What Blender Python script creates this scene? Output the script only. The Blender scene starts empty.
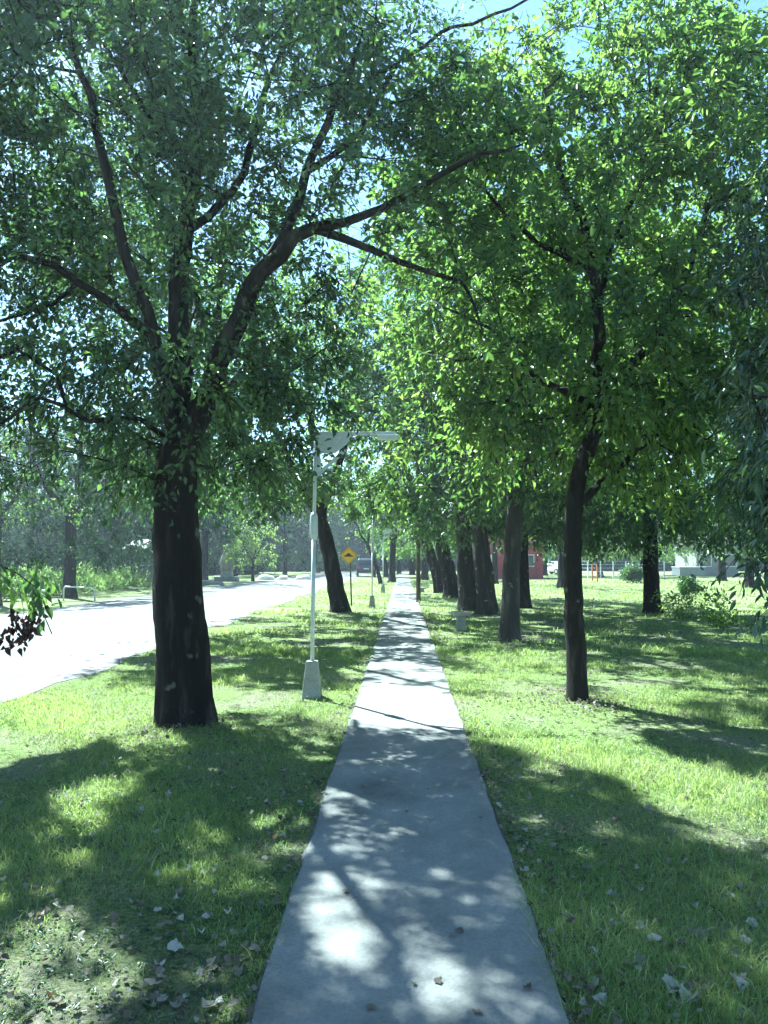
import bpy, bmesh, math, random
import numpy as np
from mathutils import Vector, Matrix

RS = np.random.RandomState(7)
random.seed(7)
C = bpy.context.scene.collection
SC = bpy.context.scene

# ------------------------------------------------------------------ camera model
W, H, F = 768, 1024, 769.0
CAMZ = 1.6
PITCH = math.radians(3.57)
YAW = math.radians(1.42)
cam_d = bpy.data.cameras.new('camera')
cam = bpy.data.objects.new('camera', cam_d)
C.objects.link(cam)
cam.location = (0, 0, CAMZ)
cam.rotation_euler = (math.pi / 2 + PITCH, 0, YAW)
cam_d.sensor_fit = 'VERTICAL'
cam_d.sensor_height = 36.0
cam_d.lens = F / H * 36.0
cam_d.clip_start = 0.05
cam_d.clip_end = 3000
SC.camera = cam
_cp, _sp, _cy, _sy = math.cos(PITCH), math.sin(PITCH), math.cos(YAW), math.sin(YAW)
FW = np.array([-_sy * _cp, _cy * _cp, _sp])
RT = np.array([_cy, _sy, 0.0])
UP = np.cross(RT, FW)


def ray(u, v):
    return RT * (u - W / 2) / F + UP * (H / 2 - v) / F + FW


def G(u, v, z=0.0):
    """ground point seen at pixel u, v"""
    d = ray(u, v)
    t = (z - CAMZ) / d[2]
    return np.array([d[0] * t, d[1] * t, z])


def P(u, v, Y):
    """point at depth Y seen at pixel u, v"""
    d = ray(u, v)
    t = Y / d[1]
    return np.array([d[0] * t, Y, CAMZ + d[2] * t])


def X(u, Y):
    return P(u, 560, Y)[0]


def project(p):
    q = p - np.array([0, 0, CAMZ])
    w = q @ FW
    w = np.where(w < 0.05, 0.05, w)
    return W / 2 + F * (q @ RT) / w, H / 2 - F * (q @ UP) / w, q @ FW > 0.1


# ------------------------------------------------------------------ sun
EL = math.radians(51)
AZ = math.radians(-37.5)
SUN = np.array([math.sin(AZ) * math.cos(EL), math.cos(AZ) * math.cos(EL), math.sin(EL)])
sl = bpy.data.lights.new('sun', 'SUN')
sl.energy = 5.0
sl.angle = math.radians(0.55)
sl.color = (1.0, 0.97, 0.9)
so = bpy.data.objects.new('sun', sl)
C.objects.link(so)
so.location = (-20, 25, 40)
so.rotation_mode = 'QUATERNION'
so.rotation_quaternion = Vector(SUN).to_track_quat('Z', 'Y')
w = bpy.data.worlds.new('World')
SC.world = w
w.use_nodes = True
nt = w.node_tree
nt.nodes.clear()
sky = nt.nodes.new('ShaderNodeTexSky')
sky.sky_type = 'NISHITA'
sky.sun_disc = False
sky.sun_elevation = EL
sky.sun_rotation = AZ
sky.air_density = 1.0
sky.dust_density = 0.6
sky.ozone_density = 1.1
bg = nt.nodes.new('ShaderNodeBackground')
bg.inputs['Strength'].default_value = 0.058
wo = nt.nodes.new('ShaderNodeOutputWorld')
nt.links.new(sky.outputs[0], bg.inputs[0])
nt.links.new(bg.outputs[0], wo.inputs[0])
vs = SC.view_settings
vs.view_transform = 'Standard'
vs.look = 'None'
vs.gamma = 1.0
vs.exposure = 2.42
vs.use_curve_mapping = False
try:
    vs.use_white_balance = True
    vs.white_balance_temperature = 5200
    vs.white_balance_tint = -10
except Exception:
    pass
cy = SC.cycles
cy.max_bounces = 7
cy.diffuse_bounces = 4
cy.glossy_bounces = 2
cy.transmission_bounces = 5
cy.transparent_max_bounces = 8
cy.sample_clamp_indirect = 6
cy.use_denoising = True
try:
    cy.denoiser = 'OPENIMAGEDENOISE'
    cy.denoising_input_passes = 'RGB_ALBEDO_NORMAL'
    cy.denoising_prefilter = 'ACCURATE'
except Exception:
    pass
cy.use_adaptive_sampling = True
cy.adaptive_threshold = 0.02


# ------------------------------------------------------------------ materials
def new_mat(name):
    m = bpy.data.materials.new(name)
    m.use_nodes = True
    n = m.node_tree
    n.nodes.clear()
    return m, n, n.nodes, n.links


def simple(name, col, rough=0.7, var=0.25, scale=6.0, bump=0.15, metal=0.0, spec=0.4, stretch=(1, 1, 1), dark=None):
    m, n, N, L = new_mat(name)
    out = N.new('ShaderNodeOutputMaterial')
    b = N.new('ShaderNodeBsdfPrincipled')
    tc = N.new('ShaderNodeTexCoord')
    mp = N.new('ShaderNodeMapping')
    mp.inputs['Scale'].default_value = stretch
    no = N.new('ShaderNodeTexNoise')
    no.inputs['Scale'].default_value = scale
    no.inputs['Detail'].default_value = 8
    no.inputs['Roughness'].default_value = 0.65
    cr = N.new('ShaderNodeValToRGB')
    cr.color_ramp.elements[0].position = 0.3
    cr.color_ramp.elements[1].position = 0.7
    d = dark or tuple(c * (1 - var) for c in col)
    cr.color_ramp.elements[0].color = (*d, 1)
    cr.color_ramp.elements[1].color = (*[min(1, c * (1 + var)) for c in col], 1)
    L.new(tc.outputs['Object'], mp.inputs[0])
    L.new(mp.outputs[0], no.inputs['Vector'])
    L.new(no.outputs['Fac'], cr.inputs[0])
    L.new(cr.outputs[0], b.inputs['Base Color'])
    b.inputs['Roughness'].default_value = rough
    b.inputs['Metallic'].default_value = metal
    b.inputs['Specular IOR Level'].default_value = spec
    if bump:
        bp = N.new('ShaderNodeBump')
        bp.inputs['Strength'].default_value = bump
        bp.inputs['Distance'].default_value = 0.02
        L.new(no.outputs['Fac'], bp.inputs['Height'])
        L.new(bp.outputs[0], b.inputs['Normal'])
    L.new(b.outputs[0], out.inputs[0])
    return m


def leaf_mat(name, c0, c1, c2, t0, t1, trans=0.45, rough=0.42, spec=0.5):
    m, n, N, L = new_mat(name)
    out = N.new('ShaderNodeOutputMaterial')
    at = N.new('ShaderNodeAttribute')
    at.attribute_name = 'tint'
    cr = N.new('ShaderNodeValToRGB')
    e = cr.color_ramp.elements
    e[0].color = (*c0, 1)
    e[1].color = (*c1, 1)
    e[1].position = 0.8
    x = e.new(0.96)
    x.color = (*c2, 1)
    L.new(at.outputs['Fac'], cr.inputs[0])
    tr = N.new('ShaderNodeValToRGB')
    tr.color_ramp.elements[0].color = (*t0, 1)
    tr.color_ramp.elements[1].color = (*t1, 1)
    L.new(at.outputs['Fac'], tr.inputs[0])
    b = N.new('ShaderNodeBsdfPrincipled')
    b.inputs['Roughness'].default_value = rough
    b.inputs['Specular IOR Level'].default_value = spec
    L.new(cr.outputs[0], b.inputs['Base Color'])
    t = N.new('ShaderNodeBsdfTranslucent')
    L.new(tr.outputs[0], t.inputs['Color'])
    mx = N.new('ShaderNodeMixShader')
    mx.inputs[0].default_value = trans
    L.new(b.outputs[0], mx.inputs[1])
    L.new(t.outputs[0], mx.inputs[2])
    L.new(mx.outputs[0], out.inputs[0])
    return m


def bark_mat(name, c_lo, c_hi, scale=9.0, moss=None):
    m, n, N, L = new_mat(name)
    out = N.new('ShaderNodeOutputMaterial')
    b = N.new('ShaderNodeBsdfPrincipled')
    b.inputs['Roughness'].default_value = 0.9
    b.inputs['Specular IOR Level'].default_value = 0.2
    tc = N.new('ShaderNodeTexCoord')
    mp = N.new('ShaderNodeMapping')
    mp.inputs['Scale'].default_value = (1, 1, 0.16)
    L.new(tc.outputs['Object'], mp.inputs[0])
    wn = N.new('ShaderNodeTexNoise')
    wn.inputs['Scale'].default_value = 5
    L.new(mp.outputs[0], wn.inputs['Vector'])
    ad = N.new('ShaderNodeMixRGB')
    ad.blend_type = 'ADD'
    ad.inputs[0].default_value = 0.12
    L.new(mp.outputs[0], ad.inputs[1])
    L.new(wn.outputs['Color'], ad.inputs[2])
    no = N.new('ShaderNodeTexNoise')
    no.inputs['Scale'].default_value = scale * 2.6
    no.inputs['Detail'].default_value = 10
    no.inputs['Roughness'].default_value = 0.72
    L.new(ad.outputs[0], no.inputs['Vector'])
    vo = N.new('ShaderNodeTexNoise')
    vo.noise_type = 'RIDGED_MULTIFRACTAL'
    vo.inputs['Scale'].default_value = scale * 0.9
    vo.inputs['Detail'].default_value = 5
    L.new(ad.outputs[0], vo.inputs['Vector'])
    mr = N.new('ShaderNodeMapRange')
    mr.inputs['From Min'].default_value = 0.0
    mr.inputs['From Max'].default_value = 1.6
    mr.inputs['To Min'].default_value = 0.25
    L.new(vo.outputs[0], mr.inputs[0])
    mu = N.new('ShaderNodeMath')
    mu.operation = 'MULTIPLY'
    L.new(mr.outputs[0], mu.inputs[0])
    L.new(no.outputs['Fac'], mu.inputs[1])
    cr = N.new('ShaderNodeValToRGB')
    cr.color_ramp.elements[0].position = 0.14
    cr.color_ramp.elements[1].position = 0.44
    cr.color_ramp.elements[0].color = (*c_lo, 1)
    cr.color_ramp.elements[1].color = (*c_hi, 1)
    L.new(mu.outputs[0], cr.inputs[0])
    # lichen blotches
    ln = N.new('ShaderNodeTexNoise')
    ln.inputs['Scale'].default_value = 4.5
    ln.inputs['Detail'].default_value = 6
    L.new(tc.outputs['Object'], ln.inputs['Vector'])
    lr = N.new('ShaderNodeValToRGB')
    lr.color_ramp.elements[0].position = 0.64
    lr.color_ramp.elements[1].position = 0.7
    L.new(ln.outputs['Fac'], lr.inputs[0])
    mx = N.new('ShaderNodeMixRGB')
    L.new(lr.outputs[0], mx.inputs[0])
    L.new(cr.outputs[0], mx.inputs[1])
    mx.inputs[2].default_value = (*(moss or tuple(c * 1.5 for c in c_hi)), 1)
    L.new(mx.outputs[0], b.inputs['Base Color'])
    bp = N.new('ShaderNodeBump')
    bp.inputs['Strength'].default_value = 1.0
    bp.inputs['Distance'].default_value = 0.08
    L.new(mu.outputs[0], bp.inputs['Height'])
    L.new(bp.outputs[0], b.inputs['Normal'])
    L.new(b.outputs[0], out.inputs[0])
    return m


def ramp(N, pts):
    cr = N.new('ShaderNodeValToRGB')
    e = cr.color_ramp.elements
    e[0].position, e[0].color = pts[0][0], (*pts[0][1], 1)
    e[1].position, e[1].color = pts[-1][0], (*pts[-1][1], 1)
    for p, c in pts[1:-1]:
        x = e.new(p)
        x.color = (*c, 1)
    return cr


def ground_mat():
    m, n, N, L = new_mat('lawn_soil')
    out = N.new('ShaderNodeOutputMaterial')
    b = N.new('ShaderNodeBsdfPrincipled')
    b.inputs['Roughness'].default_value = 0.95
    b.inputs['Specular IOR Level'].default_value = 0.1
    tc = N.new('ShaderNodeTexCoord')
    n1 = N.new('ShaderNodeTexNoise')
    n1.inputs['Scale'].default_value = 0.9
    n1.inputs['Detail'].default_value = 6
    n2 = N.new('ShaderNodeTexNoise')
    n2.inputs['Scale'].default_value = 38
    n2.inputs['Detail'].default_value = 10
    n2.inputs['Roughness'].default_value = 0.75
    n3 = N.new('ShaderNodeTexNoise')
    n3.inputs['Scale'].default_value = 0.16
    for k in (n1, n2, n3):
        L.new(tc.outputs['Object'], k.inputs['Vector'])
    g = ramp(N, [(0.32, (0.05, 0.06, 0.025)), (0.5, (0.16, 0.2, 0.06)), (0.66, (0.33, 0.36, 0.15))])
    L.new(n2.outputs['Fac'], g.inputs[0])
    s = ramp(N, [(0.32, (0.06, 0.05, 0.035)), (0.5, (0.2, 0.18, 0.12)), (0.68, (0.36, 0.33, 0.25))])
    L.new(n2.outputs['Fac'], s.inputs[0])
    bl = ramp(N, [(0.46, (0, 0, 0)), (0.6, (0.8, 0.8, 0.8))])
    L.new(n1.outputs['Fac'], bl.inputs[0])
    mx = N.new('ShaderNodeMixRGB')
    L.new(bl.outputs[0], mx.inputs[0])
    L.new(g.outputs[0], mx.inputs[1])
    L.new(s.outputs[0], mx.inputs[2])
    hv = N.new('ShaderNodeHueSaturation')
    mr = N.new('ShaderNodeMapRange')
    mr.inputs['From Min'].default_value = 0.3
    mr.inputs['From Max'].default_value = 0.7
    mr.inputs['To Min'].default_value = 0.75
    mr.inputs['To Max'].default_value = 1.3
    L.new(n3.outputs['Fac'], mr.inputs[0])
    L.new(mr.outputs[0], hv.inputs['Value'])
    L.new(mx.outputs[0], hv.inputs['Color'])
    L.new(hv.outputs[0], b.inputs['Base Color'])
    bp = N.new('ShaderNodeBump')
    bp.inputs['Strength'].default_value = 0.8
    bp.inputs['Distance'].default_value = 0.05
    L.new(n2.outputs['Fac'], bp.inputs['Height'])
    L.new(bp.outputs[0], b.inputs['Normal'])
    L.new(b.outputs[0], out.inputs[0])
    return m


def concrete_mat(name, lo, hi, stain, fine=60, crack=True, stretch=(1, 1, 1), scale=1.6):
    m, n, N, L = new_mat(name)
    out = N.new('ShaderNodeOutputMaterial')
    b = N.new('ShaderNodeBsdfPrincipled')
    b.inputs['Roughness'].default_value = 0.88
    b.inputs['Specular IOR Level'].default_value = 0.25
    tc = N.new('ShaderNodeTexCoord')
    n1 = N.new('ShaderNodeTexNoise')
    n1.inputs['Scale'].default_value = scale
    n1.inputs['Detail'].default_value = 9
    n1.inputs['Roughness'].default_value = 0.68
    n2 = N.new('ShaderNodeTexNoise')
    n2.inputs['Scale'].default_value = fine
    n2.inputs['Detail'].default_value = 5
    mp = N.new('ShaderNodeMapping')
    mp.inputs['Scale'].default_value = stretch
    L.new(tc.outputs['Object'], mp.inputs[0])
    L.new(mp.outputs[0], n1.inputs['Vector'])
    L.new(tc.outputs['Object'], n2.inputs['Vector'])
    a = ramp(N, [(0.3, stain), (0.45, lo), (0.7, hi)])
    L.new(n1.outputs['Fac'], a.inputs[0])
    f = ramp(N, [(0.3, (0.84, 0.84, 0.84)), (0.6, (1.04, 1.04, 1.04))])
    L.new(n2.outputs['Fac'], f.inputs[0])
    mu = N.new('ShaderNodeMixRGB')
    mu.blend_type = 'MULTIPLY'
    mu.inputs[0].default_value = 1
    L.new(a.outputs[0], mu.inputs[1])
    L.new(f.outputs[0], mu.inputs[2])
    last = mu.outputs[0]
    if crack:
        wv = N.new('ShaderNodeTexNoise')
        wv.inputs['Scale'].default_value = 2.5
        wv.inputs['Detail'].default_value = 6
        L.new(tc.outputs['Object'], wv.inputs['Vector'])
        ad = N.new('ShaderNodeMixRGB')
        ad.blend_type = 'ADD'
        ad.inputs[0].default_value = 0.35
        L.new(tc.outputs['Object'], ad.inputs[1])
        L.new(wv.outputs['Color'], ad.inputs[2])
        vo = N.new('ShaderNodeTexVoronoi')
        vo.feature = 'DISTANCE_TO_EDGE'
        vo.inputs['Scale'].default_value = 0.45
        L.new(ad.outputs[0], vo.inputs['Vector'])
        k = ramp(N, [(0.0, (0.45, 0.43, 0.4)), (0.006, (1, 1, 1))])
        L.new(vo.outputs['Distance'], k.inputs[0])
        m2 = N.new('ShaderNodeMixRGB')
        m2.blend_type = 'MULTIPLY'
        m2.inputs[0].default_value = 1
        L.new(last, m2.inputs[1])
        L.new(k.outputs[0], m2.inputs[2])
        last = m2.outputs[0]
    L.new(last, b.inputs['Base Color'])
    bp = N.new('ShaderNodeBump')
    bp.inputs['Strength'].default_value = 0.35
    bp.inputs['Distance'].default_value = 0.01
    L.new(n2.outputs['Fac'], bp.inputs['Height'])
    L.new(bp.outputs[0], b.inputs['Normal'])
    L.new(b.outputs[0], out.inputs[0])
    return m


M = {}
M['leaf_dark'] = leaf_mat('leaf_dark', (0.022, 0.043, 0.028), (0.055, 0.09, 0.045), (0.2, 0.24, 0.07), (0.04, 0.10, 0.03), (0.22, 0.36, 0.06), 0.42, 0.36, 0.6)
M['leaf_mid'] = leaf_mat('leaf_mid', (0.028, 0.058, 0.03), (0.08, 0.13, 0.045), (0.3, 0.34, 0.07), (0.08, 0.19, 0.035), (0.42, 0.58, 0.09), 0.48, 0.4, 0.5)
M['leaf_pale'] = leaf_mat('leaf_pale', (0.07, 0.11, 0.045), (0.15, 0.2, 0.07), (0.33, 0.36, 0.1), (0.2, 0.34, 0.05), (0.52, 0.66, 0.13), 0.5, 0.5, 0.3)
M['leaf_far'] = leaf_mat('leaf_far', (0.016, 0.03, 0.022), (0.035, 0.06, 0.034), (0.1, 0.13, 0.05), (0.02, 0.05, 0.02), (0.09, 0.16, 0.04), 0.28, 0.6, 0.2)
M['leaf_gloss'] = leaf_mat('leaf_gloss', (0.035, 0.065, 0.045), (0.08, 0.12, 0.075), (0.22, 0.26, 0.14), (0.05, 0.11, 0.04), (0.2, 0.3, 0.1), 0.32, 0.25, 0.8)
M['leaf_dead'] = leaf_mat('leaf_dead', (0.035, 0.018, 0.02), (0.07, 0.035, 0.035), (0.12, 0.06, 0.04), (0.05, 0.015, 0.01), (0.1, 0.03, 0.02), 0.25, 0.6, 0.2)
M['litter'] = leaf_mat('leaf_litter', (0.07, 0.055, 0.04), (0.22, 0.185, 0.14), (0.4, 0.37, 0.31), (0.15, 0.1, 0.05), (0.35, 0.28, 0.18), 0.2, 0.75, 0.25)
M['grass'] = leaf_mat('grass_blade', (0.06, 0.1, 0.045), (0.22, 0.29, 0.1), (0.5, 0.46, 0.27), (0.17, 0.27, 0.055), (0.6, 0.68, 0.17), 0.45, 0.55, 0.3)
M['weed'] = leaf_mat('weed_leaf', (0.1, 0.14, 0.05), (0.2, 0.26, 0.09), (0.4, 0.4, 0.18), (0.2, 0.33, 0.08), (0.45, 0.58, 0.16), 0.45, 0.6, 0.2)
M['bark_dark'] = bark_mat('bark_dark', (0.014, 0.010, 0.009), (0.165, 0.125, 0.105), 9, (0.12, 0.11, 0.09))
M['bark_brown'] = bark_mat('bark_brown', (0.016, 0.012, 0.010), (0.17, 0.13, 0.11), 12, (0.22, 0.21, 0.19))
M['bark_pale'] = bark_mat('bark_pale', (0.04, 0.033, 0.03), (0.26, 0.22, 0.2), 7, (0.28, 0.26, 0.23))
M['ground'] = ground_mat()
M['path'] = concrete_mat('path_concrete', (0.19, 0.182, 0.163), (0.26, 0.25, 0.226), (0.12, 0.113, 0.1), 70, crack=False)
M['road'] = concrete_mat('road_gravel', (0.155, 0.142, 0.132), (0.23, 0.213, 0.198), (0.085, 0.075, 0.066), 18, crack=False, stretch=(1, 0.16, 1), scale=1.3)
M['conc'] = concrete_mat('cast_concrete', (0.30, 0.29, 0.26), (0.42, 0.41, 0.37), (0.11, 0.10, 0.08), 40, crack=False)
M['galv'] = simple('galvanised_paint', (0.55, 0.57, 0.58), 0.45, 0.12, 20, 0.05, 0.1)
M['white'] = simple('white_paint', (0.72, 0.73, 0.72), 0.55, 0.1, 10, 0.05)
M['yellow'] = simple('sign_yellow', (0.72, 0.42, 0.05), 0.5, 0.12, 12, 0.0)
M['black'] = simple('black_paint', (0.02, 0.02, 0.02), 0.5, 0.2, 12, 0.0)
M['rust'] = simple('dark_steel', (0.09, 0.08, 0.075), 0.7, 0.35, 18, 0.1)
M['wood_dark'] = simple('dark_pole_wood', (0.07, 0.055, 0.045), 0.9, 0.4, 12, 0.4, stretch=(1, 1, 0.1))
M['red'] = simple('red_wall_paint', (0.30, 0.05, 0.055), 0.8, 0.18, 3, 0.15)
M['roof'] = simple('rusty_sheet_roof', (0.12, 0.095, 0.085), 0.6, 0.2, 4, 0.1)
M['wall_pale'] = simple('pale_render_wall', (0.24, 0.23, 0.21), 0.9, 0.18, 2, 0.2)
M['wall_grey'] = simple('grey_weathered_wall', (0.25, 0.25, 0.25), 0.9, 0.3, 4, 0.2, stretch=(1, 1, 0.3))
M['glass'] = simple('dark_window_glass', (0.03, 0.04, 0.05), 0.12, 0.2, 3, 0.0, spec=0.8)
M['glass_blue'] = simple('pale_window_glass', (0.25, 0.35, 0.42), 0.15, 0.2, 3, 0.0, spec=0.8)
M['car_dark'] = simple('dark_car_paint', (0.05, 0.06, 0.085), 0.3, 0.08, 3, 0.0, 0.3, 0.6)
M['car_white'] = simple('white_car_paint', (0.7, 0.71, 0.72), 0.3, 0.05, 3, 0.0, 0.0, 0.6)
M['tyre'] = simple('tyre_rubber', (0.02, 0.02, 0.02), 0.85, 0.2, 20, 0.1)
M['tail'] = simple('red_lens', (0.4, 0.02, 0.02), 0.3, 0.1, 10, 0.0)
M['plate'] = simple('plate_white', (0.65, 0.65, 0.62), 0.5, 0.05, 10, 0.0)
M['orange'] = simple('orange_post_paint', (0.5, 0.16, 0.06), 0.7, 0.2, 10, 0.1)
M['stone_pale'] = simple('pale_stone', (0.33, 0.30, 0.27), 0.9, 0.3, 5, 0.5)
M['trailer'] = simple('grey_trailer_sheet', (0.2, 0.215, 0.23), 0.5, 0.15, 4, 0.05, 0.3)
M['twig'] = simple('twig_bark', (0.16, 0.12, 0.1), 0.9, 0.3, 20, 0.1)


# ------------------------------------------------------------------ object helpers
def tag(o, label=None, cat=None, group=None, kind=None):
    if label: o['label'] = label
    if cat: o['category'] = cat
    if group: o['group'] = group
    if kind: o['kind'] = kind
    return o


def thing(name, label, cat, loc=(0, 0, 0), rz=0.0, group=None):
    o = bpy.data.objects.new(name, None)
    o.empty_display_size = 0.2
    C.objects.link(o)
    o.location = loc
    o.rotation_euler = (0, 0, rz)
    return tag(o, label, cat, group)


def np_mesh(name, verts, face_groups, mat, parent=None, tint=None, smooth=False, world_to=None):
    """verts (n,3); face_groups list of (k,m) int arrays"""
    me = bpy.data.meshes.new(name)
    v = np.asarray(verts, dtype=np.float32)
    if world_to is not None:
        v = v - np.asarray(world_to, dtype=np.float32)
    me.vertices.add(len(v))
    me.vertices.foreach_set('co', v.ravel())
    idx = np.concatenate([f.ravel() for f in face_groups]).astype(np.int32)
    cnt = np.concatenate([np.full(len(f), f.shape[1]) for f in face_groups]).astype(np.int32)
    st = np.concatenate([[0], np.cumsum(cnt)[:-1]]).astype(np.int32)
    me.loops.add(len(idx))
    me.loops.foreach_set('vertex_index', idx)
    me.polygons.add(len(cnt))
    me.polygons.foreach_set('loop_start', st)
    try:
        me.polygons.foreach_set('loop_total', cnt)
    except Exception:
        pass
    if smooth:
        me.polygons.foreach_set('use_smooth', np.ones(len(cnt), dtype=bool))
    me.update(calc_edges=True)
    if tint is not None:
        a = me.attributes.new('tint', 'FLOAT', 'FACE')
        a.data.foreach_set('value', np.asarray(tint, dtype=np.float32))
    me.materials.append(mat)
    o = bpy.data.objects.new(name, me)
    C.objects.link(o)
    if parent is not None:
        o.parent = parent
    return o


class MB:
    """collects simple shapes, builds ONE mesh object"""
    def __init__(s):
        s.bm = bmesh.new()

    def box(s, x0, x1, y0, y1, z0, z1, bev=0.0, taper=1.0):
        cx, cy_ = (x0 + x1) / 2, (y0 + y1) / 2
        vs_ = []
        for z, k in ((z0, 1.0), (z1, taper)):
            for x, y in ((x0, y0), (x1, y0), (x1, y1), (x0, y1)):
                vs_.append(s.bm.verts.new((cx + (x - cx) * k, cy_ + (y - cy_) * k, z)))
        fs = [(3, 2, 1, 0), (4, 5, 6, 7), (0, 1, 5, 4), (1, 2, 6, 5), (2, 3, 7, 6), (3, 0, 4, 7)]
        ff = [s.bm.faces.new([vs_[i] for i in f]) for f in fs]
        if bev:
            ed = list({e for f in ff for e in f.edges})
            bmesh.ops.bevel(s.bm, geom=ed, offset=bev, segments=2, affect='EDGES', profile=0.5)
        return s

    def tube(s, pts, r, n=10, caps=True):
        pts = [Vector(p) for p in pts]
        rs = r if isinstance(r, (list, tuple)) else [r] * len(pts)
        rings = []
        ref = None
        for i, p in enumerate(pts):
            t = (pts[min(i + 1, len(pts) - 1)] - pts[max(i - 1, 0)]).normalized()
            if ref is None:
                ref = t.orthogonal().normalized()
            a = (ref - t * ref.dot(t)).normalized()
            ref = a
            b = t.cross(a)
            rings.append([s.bm.verts.new(p + (a * math.cos(q) + b * math.sin(q)) * rs[i]) for q in [2 * math.pi * k / n for k in range(n)]])
        for i in range(len(rings) - 1):
            for k in range(n):
                f = s.bm.faces.new((rings[i][k], rings[i][(k + 1) % n], rings[i + 1][(k + 1) % n], rings[i + 1][k]))
                f.smooth = True
        if caps:
            s.bm.faces.new(rings[0][::-1])
            s.bm.faces.new(rings[-1])
        return s

    def prism(s, poly, d0, d1, plane='xz', bev=0.0):
        """extrude a 2D polygon; plane xz extrudes along y, yz along x"""
        def mk(a, b, d):
            return (a, d, b) if plane == 'xz' else ((d, a, b) if plane == 'yz' else (a, b, d))
        A = [s.bm.verts.new(mk(a, b, d0)) for a, b in poly]
        B = [s.bm.verts.new(mk(a, b, d1)) for a, b in poly]
        ff = [s.bm.faces.new(A), s.bm.faces.new(B[::-1])]
        n = len(poly)
        for i in range(n):
            ff.append(s.bm.faces.new((A[i], B[i], B[(i + 1) % n], A[(i + 1) % n])))
        if bev:
            ed = list({e for f in ff for e in f.edges})
            bmesh.ops.bevel(s.bm, geom=ed, offset=bev, segments=2, affect='EDGES', profile=0.5)
        return s

    def build(s, name, mat, parent=None, loc=None, rot=None):
        bmesh.ops.recalc_face_normals(s.bm, faces=s.bm.faces)
        me = bpy.data.meshes.new(name)
        s.bm.to_mesh(me)
        s.bm.free()
        me.materials.append(mat)
        o = bpy.data.objects.new(name, me)
        C.objects.link(o)
        if parent is not None:
            o.parent = parent
        if loc is not None: o.location = loc
        if rot is not None: o.rotation_euler = rot
        return o


def copy_tree(o, parent=None):
    c = o.copy()
    C.objects.link(c)
    c.parent = parent
    for ch in list(o.children):
        copy_tree(ch, c)
    return c


# ------------------------------------------------------------------ where the sun reaches the ground (leaves are culled from crowns to light these patches)
LIT = [
    ([(-60, 700), (150, 688), (225, 684), (300, 697), (350, 696), (349, 726), (330, 716), (230, 712), (150, 728), (60, 752), (-60, 785)], 0.03),
    ([(346, 690), (452, 686), (464, 738), (340, 728)], 0.0),
    ([(455, 700), (560, 690), (590, 705), (640, 738), (700, 765), (800, 785), (800, 840), (735, 850), (680, 820), (620, 780), (560, 762), (500, 748), (462, 735)], 0.04),
    ([(470, 655), (565, 652), (562, 690), (456, 694)], 0.3),
    ([(430, 584), (800, 577), (800, 610), (640, 601), (560, 598), (500, 603), (430, 597)], 0.1),
    ([(320, 612), (330, 592), (345, 583), (398, 583), (393, 608), (345, 612)], 0.08),
    ([(-60, 617), (50, 613), (120, 608), (200, 599), (300, 590), (328, 579), (330, 590), (225, 622), (205, 618), (215, 632), (150, 652), (-60, 712)], 0.03),
    ([(240, 586), (300, 579), (328, 579), (300, 590), (240, 590)], 0.4),
    ([(-60, 600), (150, 597), (60, 606), (-60, 612)], 0.1),
    ([(305, 880), (345, 872), (374, 885), (376, 960), (360, 990), (312, 988)], 0.04),
    ([(398, 950), (418, 925), (440, 935), (470, 985), (500, 1040), (420, 1040)], 0.15),
    ([(690, 860), (768, 835), (800, 900), (740, 930)], 0.6),
    ([(215, 690), (350, 690), (350, 698), (215, 698)], 0.1),
    ([(120, 740), (170, 728), (190, 750), (150, 775)], 0.4),
    ([(200, 865), (255, 860), (265, 905), (215, 915)], 0.4),
    ([(470, 905), (520, 880), (540, 915), (500, 940)], 0.5),
]


def in_poly(u, v, poly):
    c = np.zeros(u.shape, bool)
    n = len(poly)
    for i in range(n):
        x0, y0 = poly[i]
        x1, y1 = poly[(i + 1) % n]
        if y0 == y1:
            continue
        cond = ((y0 > v) != (y1 > v)) & (u < (x1 - x0) * (v - y0) / (y1 - y0) + x0)
        c ^= cond
    return c


def vnoise(x, y, seed):
    xi = np.floor(x).astype(np.int64); yi = np.floor(y).astype(np.int64)
    fx = x - xi; fy = y - yi
    fx = fx * fx * (3 - 2 * fx); fy = fy * fy * (3 - 2 * fy)

    def h(a, b):
        k = (a * 374761393 + b * 668265263 + seed * 144665) & 0xffffffff
        k = ((k ^ (k >> 13)) * 1274126177) & 0xffffffff
        return ((k ^ (k >> 16)) & 0xffff) / 65535.0
    return (h(xi, yi) * (1 - fx) + h(xi + 1, yi) * fx) * (1 - fy) + (h(xi, yi + 1) * (1 - fx) + h(xi + 1, yi + 1) * fx) * fy


def fleck(gx, gy):
    return 0.36 * vnoise(gx * 1.5 + 3.1, gy * 1.3, 1) + 0.36 * vnoise(gx * 4.6, gy * 4.0 + 7.7, 2) + 0.28 * vnoise(gx * 9.5, gy * 8.3 + 1.7, 3)


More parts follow.
